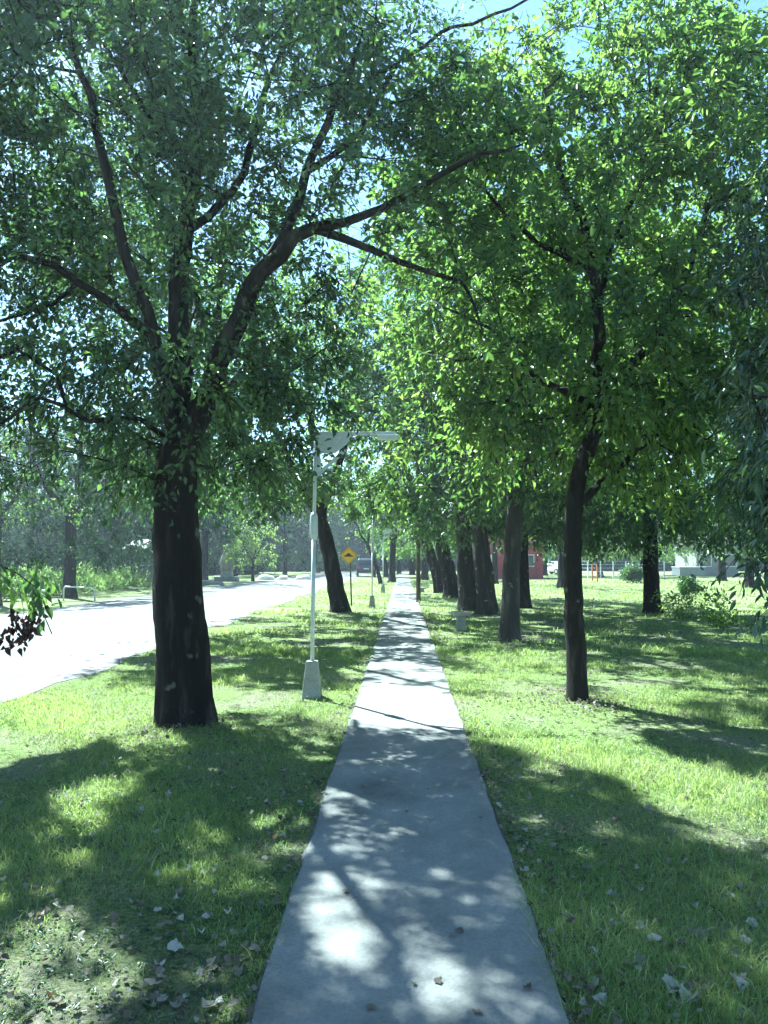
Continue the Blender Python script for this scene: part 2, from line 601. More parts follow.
def sun_keep(p, rs, strength=1.0):
    """True where a leaf may stay"""
    t = p[:, 2] / SUN[2]
    g = p - t[:, None] * SUN[None, :]
    g[:, 2] = 0
    u, v, ok = project(g)
    # uneven edges of the lit patches
    wob = np.sin(g[:, 0] * 5.1 + 1.3 * np.sin(g[:, 1] * 3.3)) + 0.7 * np.sin(g[:, 1] * 7.7 + g[:, 0] * 2.9)
    s = np.clip((v - 560) / 460, 0.02, 1)
    u2 = u + wob * 12 * s
    v2 = v + np.cos(g[:, 0] * 6.3 + g[:, 1] * 4.1) * 10 * s * s + 0
    keep = np.ones(len(p), bool)
    rnd = rs.rand(len(p))
    fl = fleck(g[:, 0], g[:, 1])
    keep &= ~((fl > 0.585) & (rnd > 0.05))  # gaps cut in the foliage to let sun flecks through
    for poly, pr in LIT:
        ins = in_poly(u2, v2, poly) & ok
        keep &= ~(ins & (rnd > 1 - (1 - pr) * strength if False else ins & (rnd > pr)))
    return keep


# ------------------------------------------------------------------ leaves
def unit(a):
    return a / np.maximum(np.linalg.norm(a, axis=-1, keepdims=True), 1e-9)


def leaf_arrays(base, axis, nrm, length, width, fold=0.25, droop=0.15):
    """6-vertex folded leaf, 2 quads"""
    side = unit(np.cross(axis, nrm))
    nn = np.cross(side, axis)
    L_ = length[:, None]
    W_ = width[:, None]
    b = base
    l1 = base + axis * L_ * 0.38 + side * W_ * 0.5 + nn * W_ * fold
    l2 = base + axis * L_ * 0.68 + side * W_ * 0.36 + nn * (W_ * fold * 0.6)
    tp = base + axis * L_ - nn * L_ * droop
    r2 = base + axis * L_ * 0.68 - side * W_ * 0.36 + nn * (W_ * fold * 0.6)
    r1 = base + axis * L_ * 0.38 - side * W_ * 0.5 + nn * W_ * fold
    n = len(base)
    v = np.stack([b, l1, l2, tp, r2, r1], 1).reshape(-1, 3)
    o = (np.arange(n) * 6)[:, None]
    f = np.concatenate([o + np.array([[0, 1, 2, 3]]), o + np.array([[0, 3, 4, 5]])], 1).reshape(-1, 4)
    return v, f


def rand_dirs(rs, n):
    return unit(rs.normal(size=(n, 3)))


def foliage(tips, outward, rs, twigs=8, per=9, tl=(0.25, 0.55), leaf=0.09, droop=0.35, spread=0.9, size_jit=0.4, aspect=0.5):
    """twigs round every tip, leaves along every twig; returns leaf bases..., twig segments"""
    n = len(tips)
    T = np.repeat(tips, twigs, 0)
    O = np.repeat(outward, twigs, 0)
    d = unit(O * 0.7 + rand_dirs(rs, len(T)) * spread + np.array([0, 0, -0.05]))
    ln = rs.uniform(tl[0], tl[1], len(T))
    T = T + rand_dirs(rs, len(T)) * 0.08
    end = T + d * ln[:, None]
    end[:, 2] -= ln * droop * 0.6
    # leaves
    s = np.tile(np.linspace(0.12, 1.0, per), len(T)) + rs.uniform(-0.04, 0.04, len(T) * per)
    TT = np.repeat(T, per, 0)
    EE = np.repeat(end, per, 0)
    DD = np.repeat(d, per, 0)
    pos = TT + (EE - TT) * s[:, None]
    pos[:, 2] += np.sin(np.clip(s, 0, 1) * math.pi) * 0.04
    rd = rand_dirs(rs, len(pos))
    ax = unit(DD * 0.55 + rd * 0.8 + np.array([0, 0, -droop]))
    pos = pos + rd * 0.03
    nr = unit(rand_dirs(rs, len(pos)) * 0.85 + np.array([0, 0, 0.9]))
    L_ = leaf * (1 + rs.uniform(-size_jit, size_jit, len(pos)))
    clump = np.repeat(rs.rand(n), twigs * per)
    tint = np.clip(0.55 * clump + 0.45 * rs.rand(len(pos)), 0, 1)
    return pos, ax, nr, L_, L_ * aspect * (1 + rs.uniform(-0.2, 0.2, len(pos))), tint, (T, end)


def twig_mesh(T, E, r0=0.005, r1=0.0015):
    d = unit(E - T)
    a = unit(np.cross(d, np.array([0.3, 0.5, 0.81])))
    b = np.cross(d, a)
    vs_ = []
    for c, r in ((T, r0), (E, r1)):
        for k in range(3):
            q = 2 * math.pi * k / 3
            vs_.append(c + (a * math.cos(q) + b * math.sin(q)) * r)
    v = np.stack(vs_, 1).reshape(-1, 3)
    o = (np.arange(len(T)) * 6)[:, None]
    f = np.concatenate([o + np.array([[k, (k + 1) % 3, 3 + (k + 1) % 3, 3 + k]]) for k in range(3)], 1).reshape(-1, 4)
    return v, f


# ------------------------------------------------------------------ tree skeleton
class Skel:
    def __init__(s):
        s.p = []; s.par = []; s.r = []; s.att = []; s.man = []

    def add(s, p, par, r=None, att=True):
        s.p.append(np.array(p, float)); s.par.append(par)
        s.r.append(r if r is not None else 0.0); s.att.append(att); s.man.append(r is not None)
        return len(s.p) - 1

    def line(s, pts, r0, r1, par=-1, att=True, step=0.3, wob=0.02, rs=None, pw=1.0):
        """manual limb; smooth polyline"""
        pts = [np.array(p, float) for p in pts]
        if par >= 0:
            pts = [s.p[par]] + pts
        # catmull-rom
        out = []
        for i in range(len(pts) - 1):
            a = pts[max(i - 1, 0)]; b = pts[i]; c = pts[i + 1]; d = pts[min(i + 2, len(pts) - 1)]
            n = max(1, int(np.linalg.norm(c - b) / step))
            for k in range(n):
                t = k / n
                out.append(0.5 * ((2 * b) + (-a + c) * t + (2 * a - 5 * b + 4 * c - d) * t * t + (-a + 3 * b - 3 * c + d) * t ** 3))
        out.append(pts[-1])
        if par >= 0:
            out = out[1:]
        ids = []
        prev = par
        N_ = len(out)
        for i, q in enumerate(out):
            t = i / max(1, N_ - 1)
            if 0 < i < N_ - 1 and rs is not None:
                q = q + rs.normal(size=3) * wob
            prev = s.add(q, prev, r0 + (r1 - r0) * t ** pw, att)
            ids.append(prev)
        return ids

    def near(s, p):
        return int(np.argmin([np.linalg.norm(q - p) for q in s.p]))

    def attach(s, tips, rs, up=0.25, step=0.35, wob=0.05):
        """grow one branch to every tip from the nearest part of the skeleton"""
        cap = len(s.p) + len(tips) * 14 + 10
        A = np.zeros((cap, 3)); ok = np.zeros(cap, bool)
        n0 = len(s.p)
        A[:n0] = np.array(s.p); ok[:n0] = np.array(s.att)
        d0 = np.min(np.linalg.norm(tips[:, None, :] - A[None, :n0][:, ok[:n0]], axis=2), axis=1)
        for i in np.argsort(d0):
            t = tips[i]
            n = len(s.p)
            dv = t - A[:n]
            d = np.linalg.norm(dv, axis=1)
            # dislike attaching from above or very close
            cost = d + np.where(dv[:, 2] < 0, -dv[:, 2] * 0.6, 0) + np.where(ok[:n], 0, 1e3)
            j = int(np.argmin(cost))
            a = A[j].copy(); L_ = d[j]
            k = max(1, min(12, int(L_ / step)))
            prev = j
            mid = (a + t) / 2 + np.array([0, 0, -up * L_ * 0.25]) + rs.normal(size=3) * L_ * 0.08
            for m_ in range(1, k + 1):
                q = m_ / k
                pt = (1 - q) ** 2 * a + 2 * q * (1 - q) * mid + q * q * t
                if m_ < k:
                    pt = pt + rs.normal(size=3) * wob * 0.5
                if len(s.p) >= cap - 1:
                    break
                prev = s.add(pt, prev, None, True)
                A[prev] = pt; ok[prev] = True

    def radii(s, tip=0.005, expo=2.4):
        n = len(s.p)
        acc = np.zeros(n)
        kids = [[] for _ in range(n)]
        for i in range(n):
            if s.par[i] >= 0:
                kids[s.par[i]].append(i)
        for i in range(n - 1, -1, -1):
            if not kids[i]:
                acc[i] = max(acc[i], tip ** expo)
            if s.par[i] >= 0:
                acc[s.par[i]] += acc[i]
        R = acc ** (1 / expo)
        for i in range(n):
            if s.man[i]:
                R[i] = s.r[i]
            elif s.par[i] >= 0:
                R[i] = min(R[i], R[s.par[i]] * 0.92)
        return R, kids

    def mesh(s, rs, flare=0.0, lobes=5, bump=0.0, zb=0.0, tip=0.005):
        R, kids = s.radii(tip)
        P_ = np.array(s.p)
        starts = [(i, -1) for i in range(len(s.p)) if s.par[i] < 0]
        V = []; Fq = []; off = 0
        ph = rs.rand(4) * 6.28
        stack = list(starts)
        while stack:
            i, frm = stack.pop()
            chain = [i]
            while kids[chain[-1]]:
                ks = kids[chain[-1]]
                same = [k for k in ks if s.man[k] and s.man[chain[-1]]]
                cand = same or ks
                best = max(cand, key=lambda k: R[k] + (10 if (k == chain[-1] + 1) else 0))
                for k in ks:
                    if k != best:
                        stack.append((k, chain[-1]))
                chain.append(best)
            idx = ([frm] if frm >= 0 else []) + chain
            if len(idx) < 2:
                continue
            pts = P_[idx]
            rr = R[idx].copy()
            if frm >= 0:
                rr[0] = min(rr[0], rr[1] * 1.15)
            rmax = rr.max()
            n = 28 if rmax > 0.2 else 18 if rmax > 0.1 else 9 if rmax > 0.04 else 6 if rmax > 0.015 else 4
            tan = np.gradient(pts, axis=0)
            tan = unit(tan)
            ref = np.cross(tan[0], [0.31, 0.52, 0.1]); ref = ref / np.linalg.norm(ref)
            ang = np.arange(n) * 2 * math.pi / n
            for k in range(len(idx)):
                t = tan[k]
                ref = ref - t * ref.dot(t); ref = ref / max(np.linalg.norm(ref), 1e-6)
                b = np.cross(t, ref)
                r = np.full(n, rr[k])
                if rmax > 0.1 and frm < 0:
                    h = pts[k][2] - zb
                    if flare:
                        e = math.exp(-max(h, 0) / 0.22)
                        r = r * (1 + flare * e * (1 + 0.5 * np.sin(ang * lobes + ph[0]) * 1.0))
                    r = r * (1 + 0.04 * np.sin(ang * 3 + ph[1] + h * 0.9) + 0.03 * np.sin(ang * 7 + ph[2] + h * 2.1) + rs.normal(size=n) * bump)
                V.append(pts[k] + (np.outer(np.cos(ang), ref) + np.outer(np.sin(ang), b)) * r[:, None])
                if k:
                    a0 = off + (k - 1) * n + np.arange(n)
                    a1 = off + (k - 1) * n + (np.arange(n) + 1) % n
                    Fq.append(np.stack([a0, a1, a1 + n, a0 + n], 1))
            off += n * len(idx)
        return np.concatenate(V), np.concatenate(Fq)


def sample_crown(ells, rs, mind=0.45):
    out = np.zeros((0, 3))
    for (cx, cy_, cz, rx, ry, rz, n) in ells:
        d = rand_dirs(rs, n * 4)
        r = rs.rand(n * 4) ** 0.42
        p = np.array([cx, cy_, cz]) + d * r[:, None] * np.array([rx, ry, rz])
        got = []
        for q in p:
            if q[2] < 1.2:
                continue
            if len(got):
                if np.min(np.sum((np.array(got[-400:]) - q) ** 2, 1)) < mind * mind:
                    continue
            got.append(q)
            if len(got) >= n:
                break
        out = np.concatenate([out, np.array(got)]) if got else out
    return out


NLEAF = 0


def finish_tree(name, label, cat, base, sk, tips, rs, leafm, barkm, flare=0.3, group=None, centre=None, mask=True, extra=None, **kw):
    global NLEAF
    root = thing(name, label, cat, tuple(base), 0, group)
    c = centre if centre is not None else tips.mean(0)
    outw = unit(tips - np.array(c) + np.array([0, 0, 0.3]))
    tipr = kw.pop('tipr', 0.005)
    bump = kw.pop('bump', 0.012)
    if len(tips):
        pos, ax, nr, L_, W_, tint, (T, E) = foliage(tips, outw, rs, **kw)
        if mask:
            k = sun_keep(pos, rs)
        else:
            k = pos[:, 2] > 0.05
        k &= pos[:, 2] > 0.15
        # drop whole twigs outside too
        kt = sun_keep((T + E) / 2, rs) if mask else np.ones(len(T), bool)
        pos, ax, nr, L_, W_, tint = pos[k], ax[k], nr[k], L_[k], W_[k], tint[k]
        T, E = T[kt], E[kt]
        v, f = leaf_arrays(pos, ax, nr, L_, W_)
        NLEAF += len(pos)
        np_mesh('crown', v, [f], leafm, root, np.repeat(tint, 2), world_to=base)
    v1, f1 = sk.mesh(rs, flare, zb=base[2], bump=bump, tip=tipr)
    if len(tips):
        v2, f2 = twig_mesh(T, E)
        v1, f1 = np.concatenate([v1, v2]), np.concatenate([f1, f2 + len(v1)])
    np_mesh('trunk', v1, [f1], barkm, root, smooth=True, world_to=base)
    return root


def grove_tree(name, label, u, v, height, rt, crown_r, crown_h=None, crown_lo=None, lean=(0, 0), seed=1, n=150, leafm='leaf_dark', barkm='bark_dark',
               fork=None, group=None, leaf=0.11, twigs=7, per=8, Y=None, x=None, mask=True, cat='tree', spread_tl=(0.3, 0.7), multi=3, off=(0, 0), skirt=0.3):
    rs = np.random.RandomState(seed * 17 + 5)
    if Y is None:
        g = G(u, v)
    else:
        g = np.array([X(u, Y) if x is None else x, Y, 0.0])
    g = g + np.array([0, 0, -0.04])
    fork = fork or height * 0.33
    crown_lo = crown_lo if crown_lo is not None else height * 0.3
    sk = Skel()
    lx, ly = lean
    tp = [g, g + [lx * 0.25, ly * 0.25, fork * 0.35], g + [lx * 0.6, ly * 0.6, fork * 0.7], g + [lx, ly, fork]]
    ids = sk.line(tp, rt, rt * 0.78, rs=rs, wob=rt * 0.05, att=False, step=0.25)
    top = ids[-1]
    sk.att[top] = True
    cz = (crown_lo + height) / 2
    rz = (height - crown_lo) / 2
    ctr = g + np.array([lx * 1.3 + off[0], ly * 1.3 + off[1], 0])
    for m_ in range(multi):
        a = 2 * math.pi * (m_ + rs.rand() * 0.6) / multi
        e = ctr + np.array([math.cos(a) * crown_r * 0.45, math.sin(a) * crown_r * 0.45, height * (0.72 + 0.15 * rs.rand())])
        md = (sk.p[top] * 0.55 + e * 0.45) + np.array([math.cos(a), math.sin(a), 0]) * crown_r * 0.12
        sk.line([md, e], rt * 0.5, rt * 0.16, par=top, rs=rs, wob=0.05, step=0.4)
    ells = [(ctr[0], ctr[1], cz, crown_r, crown_r, rz, int(n * 0.6))]
    for k in range(4):
        a = rs.rand() * 6.28
        q = crown_r * 0.55
        ells.append((ctr[0] + math.cos(a) * q, ctr[1] + math.sin(a) * q, crown_lo + (height - crown_lo) * rs.uniform(0.25, 0.85), crown_r * 0.6, crown_r * 0.6, rz * 0.45, int(n * 0.1)))
    if skirt:
        for k in range(5):
            a = (k + rs.rand() * 0.7) * 6.28 / 5
            q = crown_r * 0.55
            ells.append((ctr[0] + math.cos(a) * q, ctr[1] + math.sin(a) * q, crown_lo + 0.45 + rs.rand() * 0.4, crown_r * 0.5, crown_r * 0.5, 0.65, int(n * skirt / 5)))
    tips = sample_crown(ells, rs, mind=max(0.4, crown_r * 0.11))
    if mask:
        k = sun_keep(tips, rs)
        tips = tips[k | (rs.rand(len(tips)) < 0.25)]
    sk.attach(tips, rs)
    return finish_tree(name, label, cat, g, sk, tips, rs, M[leafm], M[barkm], 0.35, group, centre=(ctr[0], ctr[1], crown_lo + rz * 0.6), mask=mask,
                       twigs=twigs, per=per, leaf=leaf, tl=spread_tl)


# ------------------------------------------------------------------ setting: lawn, path, road
def grid(name, x0, x1, y0, y1, z, nx, ny, mat, amp=0.0, fn=None, kind='structure', label=None, cat=None):
    xs = np.linspace(x0, x1, nx + 1); ys = np.linspace(y0, y1, ny + 1)
    XX, YY = np.meshgrid(xs, ys)
    ZZ = np.full(XX.shape, z)
    if fn: ZZ = ZZ + fn(XX, YY)
    v = np.stack([XX, YY, ZZ], 2).reshape(-1, 3)
    i = (np.arange(ny)[:, None] * (nx + 1) + np.arange(nx)[None, :]).ravel()
    f = np.stack([i, i + 1, i + nx + 2, i + nx + 1], 1)
    o = np_mesh(name, v, [f], mat, smooth=True)
    return tag(o, label, cat, None, kind)


grid('ground', -500, 500, -120, 900, 0.0, 60, 60, M['ground'], label='flat mown lawn and verge around the path', cat='lawn')

PX, PW = 0.02, 0.545     # path centre and half width


def edge_noise(y, s):
    return 0.006 * math.sin(y * 3.1 + s) + 0.004 * math.sin(y * 9.7 + s * 2) + random.uniform(-0.003, 0.003)


def build_path():
    bm = bmesh.new()
    y = -3.0
    joint = 6.15 - 4.8 * 2
    ys = []
    yy = joint
    while yy < 92:
        ys.append(yy); yy += 4.8
    for j in range(len(ys) - 1):
        a, b_ = ys[j] + 0.005, ys[j + 1] - 0.005
        n = 16 if a < 25 else 3
        dz = random.uniform(0, 0.006) + 0.028
        n = n * 2
        rows = []
        for k in range(n + 1):
            yk = a + (b_ - a) * k / n
            rows.append((PX - PW + edge_noise(yk, 0.3), PX + PW + edge_noise(yk, 2.1), yk))
        top = [(bm.verts.new((l, q, dz)), bm.verts.new((r, q, dz))) for l, r, q in rows]
        bot = [(bm.verts.new((l - 0.012, q, -0.03)), bm.verts.new((r + 0.012, q, -0.03))) for l, r, q in rows]
        for k in range(n):
            bm.faces.new((top[k][0], top[k][1], top[k + 1][1], top[k + 1][0]))
            bm.faces.new((bot[k][0], top[k][0], top[k + 1][0], bot[k + 1][0]))
            bm.faces.new((top[k][1], bot[k][1], bot[k + 1][1], top[k + 1][1]))
        bm.faces.new((bot[0][0], bot[0][1], top[0][1], top[0][0]))
        bm.faces.new((top[n][0], top[n][1], bot[n][1], bot[n][0]))
    me = bpy.data.meshes.new('path')
    bm.to_mesh(me); bm.free()
    me.materials.append(M['path'])
    o = bpy.data.objects.new('path', me)
    C.objects.link(o)
    tag(o, 'straight pale concrete footpath running away through the trees', 'path', None, 'structure')


build_path()
bs = MB().box(PX - PW - 0.02, PX + PW + 0.02, -3, 91, 0.003, 0.012).build('path_bed', M['rust'])
tag(bs, 'dark soil in the joints under the footpath slabs', 'path', None, 'structure')


def build_road():
    v = []; f = []
    ys = np.concatenate([np.arange(-20, 60, 0.5), np.arange(60, 160, 4)])
    for i, y in enumerate(ys):
        e0 = -4.5 + 0.12 * math.sin(y * 0.7) + 0.08 * math.sin(y * 2.3 + 1) + random.uniform(-0.05, 0.05) + max(0, y - 30) * 0.008
        e1 = -11.6 + 0.2 * math.sin(y * 0.5 + 2) + random.uniform(-0.06, 0.06) + max(0, y - 30) * 0.02
        v += [(e1, y, 0.006), (e1 * 0.5 + e0 * 0.5, y, 0.03), (e0, y, 0.006)]
        if i:
            a = (i - 1) * 3
            f += [(a, a + 1, a + 4, a + 3), (a + 1, a + 2, a + 5, a + 4)]
    o = np_mesh('road', np.array(v, float), [np.array(f)], M['road'], smooth=True)
    tag(o, 'broad sunlit pale gravel road left of the verge', 'road', None, 'structure')


build_road()
cr = grid('side_road', -9.6, -0.9, 77, 82, 0.012, 10, 4, M['road'], label='pale side road turning off towards the footpath', cat='road')


# grass blades
def build_grass(N_, y0, y1, pw, hgt, wid, name, label, seed, wx=0.6):
    rs = np.random.RandomState(seed)
    Y = y0 + (y1 - y0) * rs.rand(N_) ** pw
    x = (rs.rand(N_) * 2 - 1) * (wx * Y + 0.5) - 0.02 * Y
    # clumps
    nc = N_ // 14
    cxx = rs.permutation(N_)[:nc]
    pick = rs.randint(0, nc, N_)
    cl = rs.rand(N_) < 0.6
    x = np.where(cl, x[cxx][pick] + rs.normal(size=N_) * 0.03, x)
    Y = np.where(cl, Y[cxx][pick] + rs.normal(size=N_) * 0.03, Y)
    patch = np.sin(x * 1.7 + 2 * np.sin(Y * 0.9)) + np.sin(Y * 2.1 + x * 0.8) * 0.8 + np.sin(x * 4.7 + Y * 3.1) * 0.5
    k = (np.abs(x - PX) > PW - 0.02) & (x > -4.45 + 0.15 * np.sin(Y * 0.7)) & (rs.rand(N_) < np.clip(0.6 + 0.35 * patch, 0.12, 1))
    x, Y, patch = x[k], Y[k], patch[k]
    n = len(x)
    hh = hgt * (0.5 + 1.5 * rs.rand(n) ** 2.5) * (1 + 0.25 * patch) * (1 + 0.012 * Y)
    ed = np.abs(x - PX) - PW
    hh = np.where(ed < 0.12, hh * 1.15, hh)
    ww = wid * (0.6 + 0.8 * rs.rand(n)) * (1 + 0.09 * Y)
    a = rs.rand(n) * 6.283
    side = np.stack([np.cos(a), np.sin(a), np.zeros(n)], 1)
    ld = rs.rand(n) * 6.283
    lean = np.stack([np.cos(ld), np.sin(ld), np.zeros(n)], 1) * (hh * rs.uniform(0.2, 1.5, n))[:, None]
    b = np.stack([x, Y, np.zeros(n)], 1)
    up = np.array([0, 0, 1.0])
    s = side * ww[:, None] * 0.5
    m1 = b + up * (hh * 0.6)[:, None] + lean * 0.35
    tp = b + up * hh[:, None] * 0.95 + lean
    v = np.stack([b - s, b + s, m1 + s * 0.8, tp, m1 - s * 0.8], 1).reshape(-1, 3)
    o = (np.arange(n) * 5)[:, None]
    f4 = o + np.array([[0, 1, 2, 4]])
    f3 = o + np.array([[4, 2, 3]])
    tint = np.clip(0.45 * rs.rand(n) + 0.25 + 0.12 * patch + (rs.rand(n) < 0.05) * 0.5, 0, 1)
    ob = np_mesh(name, v, [f4, f3], M['grass'], None, np.concatenate([tint, tint]))
    return tag(ob, label, 'grass', None, 'stuff')


build_grass(480000, 1.9, 14, 1.5, 0.03, 0.0028, 'grass', 'short uneven grass beside the near footpath', 3)
build_grass(170000, 13, 60, 1.6, 0.045, 0.006, 'grass', 'short sunlit and shaded grass farther down the lawn', 4)

# ------------------------------------------------------------------ hero tree: big left tree
rs = np.random.RandomState(21)
A0 = G(186, 722); YA = A0[1]
A0 = A0 + np.array([0, 0, -0.05])
sk = Skel()
tr = sk.line([A0, P(184, 660, YA), P(180, 600, YA), P(177, 540, YA), P(176, 490, YA), P(177, 455, YA)], 0.275, 0.205, att=False, rs=rs, wob=0.006, step=0.14)
t0 = tr[-1]
sk.att[t0] = True
L1 = sk.line([P(192, 430, 7.7), P(212, 385, 7.6), P(230, 335, 7.5), P(262, 275, 7.4), P(312, 228, 7.3)], 0.13, 0.06, par=t0, rs=rs, wob=0.03, step=0.2)
L1a = sk.line([P(345, 222, 7.2), P(375, 212, 7.1), P(405, 198, 7.1), P(440, 180, 7.0), P(478, 156, 6.9), P(523, 144, 6.8)], 0.042, 0.01, par=L1[-1], rs=rs, wob=0.02, step=0.2)
L1b = sk.line([P(342, 238, 7.3), P(372, 250, 7.4), P(395, 262, 7.4), P(430, 266, 7.5), P(465, 280, 7.5), P(482, 330, 7.5)], 0.042, 0.01, par=L1[-1], rs=rs, wob=0.02, step=0.2)
m1 = sk.near(P(262, 275, 7.4))
L1c = sk.line([P(292, 222, 7.5), P(306, 172, 7.6), P(328, 122, 7.7), P(352, 66, 7.8)], 0.055, 0.036, par=m1, rs=rs, wob=0.015, step=0.2)
L1d = sk.line([P(352, 140, 7.8), P(402, 62, 8.0), P(455, 28, 8.1), P(510, 8, 8.2), P(560, -30, 8.3)], 0.034, 0.01, par=sk.near(P(306, 180, 7.6)), rs=rs, wob=0.02, step=0.2)
L2 = sk.line([P(180, 395, 7.9), P(177, 320, 8.1), P(184, 235, 8.3), P(198, 150, 8.5), P(192, 60, 8.6), P(198, -60, 8.7)], 0.13, 0.03, par=t0, rs=rs, wob=0.015, step=0.25)
L3 = sk.line([P(152, 335, 7.5), P(125, 250, 7.3), P(98, 130, 7.2), P(72, 45, 7.1), P(40, -40, 7.0)], 0.075, 0.022, par=t0, rs=rs, wob=0.02, step=0.25)
sk.line([P(110, 305, 7.2), P(50, 262, 7.0), P(-30, 250, 6.9), P(-90, 200, 6.8)], 0.05, 0.012, par=sk.near(P(150, 330, 7.5)), rs=rs, wob=0.02, step=0.25)
sk.line([P(300, 110, 8.6), P(250, 60, 8.4), P(225, -30, 8.3)][::-1][:0] + [P(235, 190, 8.3), P(262, 100, 8.4), P(290, 20, 8.5), P(300, -60, 8.6)], 0.05, 0.015, par=sk.near(P(184, 240, 8.3)), rs=rs, wob=0.02, step=0.25)
sk.line([P(150, 120, 8.0), P(120, 70, 7.8), P(80, 10, 7.6)], 0.04, 0.012, par=sk.near(P(190, 180, 8.4)), rs=rs, wob=0.02, step=0.25)
sk.line([P(190, 360, 8.6), P(200, 330, 10.0), P(190, 300, 11.2)], 0.09, 0.02, par=t0, rs=rs, wob=0.02, step=0.25)
L7 = sk.line([P(140, 418, 7.1), P(92, 424, 6.8), P(50, 398, 6.5), P(5, 415, 6.2), P(-60, 455, 5.9)], 0.03, 0.012, par=t0, rs=rs, wob=0.035, step=0.2)
hang = sk.line([P(-38, 525, 5.7), P(-8, 560, 5.5), P(18, 573, 5.45), P(34, 586, 5.4)], 0.012, 0.004, par=L7[-1], rs=rs, wob=0.006, step=0.1)
ca = np.array([-2.9, 8.1, 5.6])
ells = [(-2.9, 8.0, 5.8, 3.7, 3.2, 3.0, 600), (-5.0, 8.4, 5.2, 2.4, 3.0, 2.6, 260), (-1.5, 7.8, 6.2, 2.4, 2.6, 1.6, 110),
        (-3.6, 9.6, 7.6, 3.6, 3.0, 1.8, 230), (-2.9, 7.7, 3.1, 2.2, 1.1, 0.8, 170), (-0.6, 8.3, 3.9, 1.2, 1.0, 0.9, 40), (-5.9, 8.4, 5.4, 2.2, 2.4, 2.4, 220), (-7.4, 9.4, 6.0, 1.8, 2.2, 2.2, 170), (-5.2, 7.6, 7.6, 1.8, 1.6, 1.4, 120), (-4.7, 6.6, 5.6, 1.3, 1.0, 1.5, 130), (-3.9, 6.6, 7.1, 1.1, 1.0, 0.9, 70), (-3.0, 10.0, 9.2, 3.8, 2.8, 1.3, 260), (-4.9, 6.9, 3.6, 1.3, 1.3, 1.0, 130), (-5.4, 8.3, 3.3, 1.5, 1.2, 0.8, 110)]  # left and top lobes include added ones that shade the near ground
tips = sample_crown(ells, rs, 0.36)
uu, vv, ok_ = project(tips)
# clear the trunk, the window under the crown and the bare upper limbs of the photograph
bad = (vv > 505) | ((uu > 345) & (vv > 300)) | ((vv > 470) & (np.abs(uu - 180) < 25)) | ((tips[:, 1] < 7.6) & (uu > 225) & (uu < 430) & (vv > 60) & (vv < 300) & (rs.rand(len(tips)) < 0.35)) | ((tips[:, 1] < 5.6) & (rs.rand(len(tips)) < 0.7))
bad |= (uu > 470) & (vv > 60)
bad |= (uu > 298) & (vv > 415)
tips = tips[~bad | (tips[:, 1] > 9.5)]
k = sun_keep(tips, rs)
tips = tips[k | (rs.rand(len(tips)) < 0.2)]
sk.attach(tips, rs, up=-0.3)
treeA = finish_tree('shade_tree', 'big dark-barked forking tree on the verge between road and footpath, nearest and thickest trunk', 'tree',
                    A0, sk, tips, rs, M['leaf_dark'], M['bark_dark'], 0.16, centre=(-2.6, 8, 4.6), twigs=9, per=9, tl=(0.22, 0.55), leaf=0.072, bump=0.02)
# the low hanging spray and its dead leaves
rh = np.random.RandomState(5)
ht = np.array([P(u, v, 5.45) for u, v in ((-6, 556), (4, 566), (14, 572), (26, 580), (36, 590), (40, 600), (22, 590), (-12, 570), (46, 592), (30, 570))])
pos, ax, nr, L_, W_, tint, (T_, E_) = foliage(ht, np.tile(np.array([[0.3, 0, -0.8]]), (len(ht), 1)), rh, twigs=3, per=4, tl=(0.05, 0.12), leaf=0.075, droop=0.9, spread=0.6, aspect=0.45)
v, f = leaf_arrays(pos, ax, nr, L_, W_)
o = np_mesh('hanging_spray', v, [f], M['leaf_mid'], treeA, np.repeat(tint * 0.8, 2), world_to=A0)
tb = MB()
tb.tube([Vector(P(30, 584, 5.44)), Vector(P(40, 600, 5.42)), Vector(P(46, 620, 5.4)), Vector(P(52, 634, 5.4))], [0.004, 0.0045, 0.004, 0.005], 6)
tb.tube([Vector(P(14, 572, 5.45)), Vector(P(20, 592, 5.42)), Vector(P(24, 612, 5.4)), Vector(P(20, 628, 5.4))], [0.003, 0.0025, 0.002, 0.002], 5)
o = tb.build('bare_twig', M['twig'], treeA)
o.location = tuple(-A0)
ht = np.array([P(u, v, 5.4) for u, v in ((29, 616), (25, 622), (22, 630), (16, 628), (13, 632), (18, 637), (31, 619), (27, 628))])
pos, ax, nr, L_, W_, tint, _ = foliage(ht, np.tile(np.array([[0, 0, -1.0]]), (len(ht), 1)), rh, twigs=4, per=3, tl=(0.01, 0.05), leaf=0.052, droop=0.7, spread=0.8, aspect=0.6)
v, f = leaf_arrays(pos, ax, nr, L_, W_, fold=0.5, droop=0.4)
o = np_mesh('dead_leaf_cluster', v, [f], M['leaf_dead'], treeA, np.repeat(tint, 2), world_to=A0)
tag(o, 'withered dark purple leaf cluster')

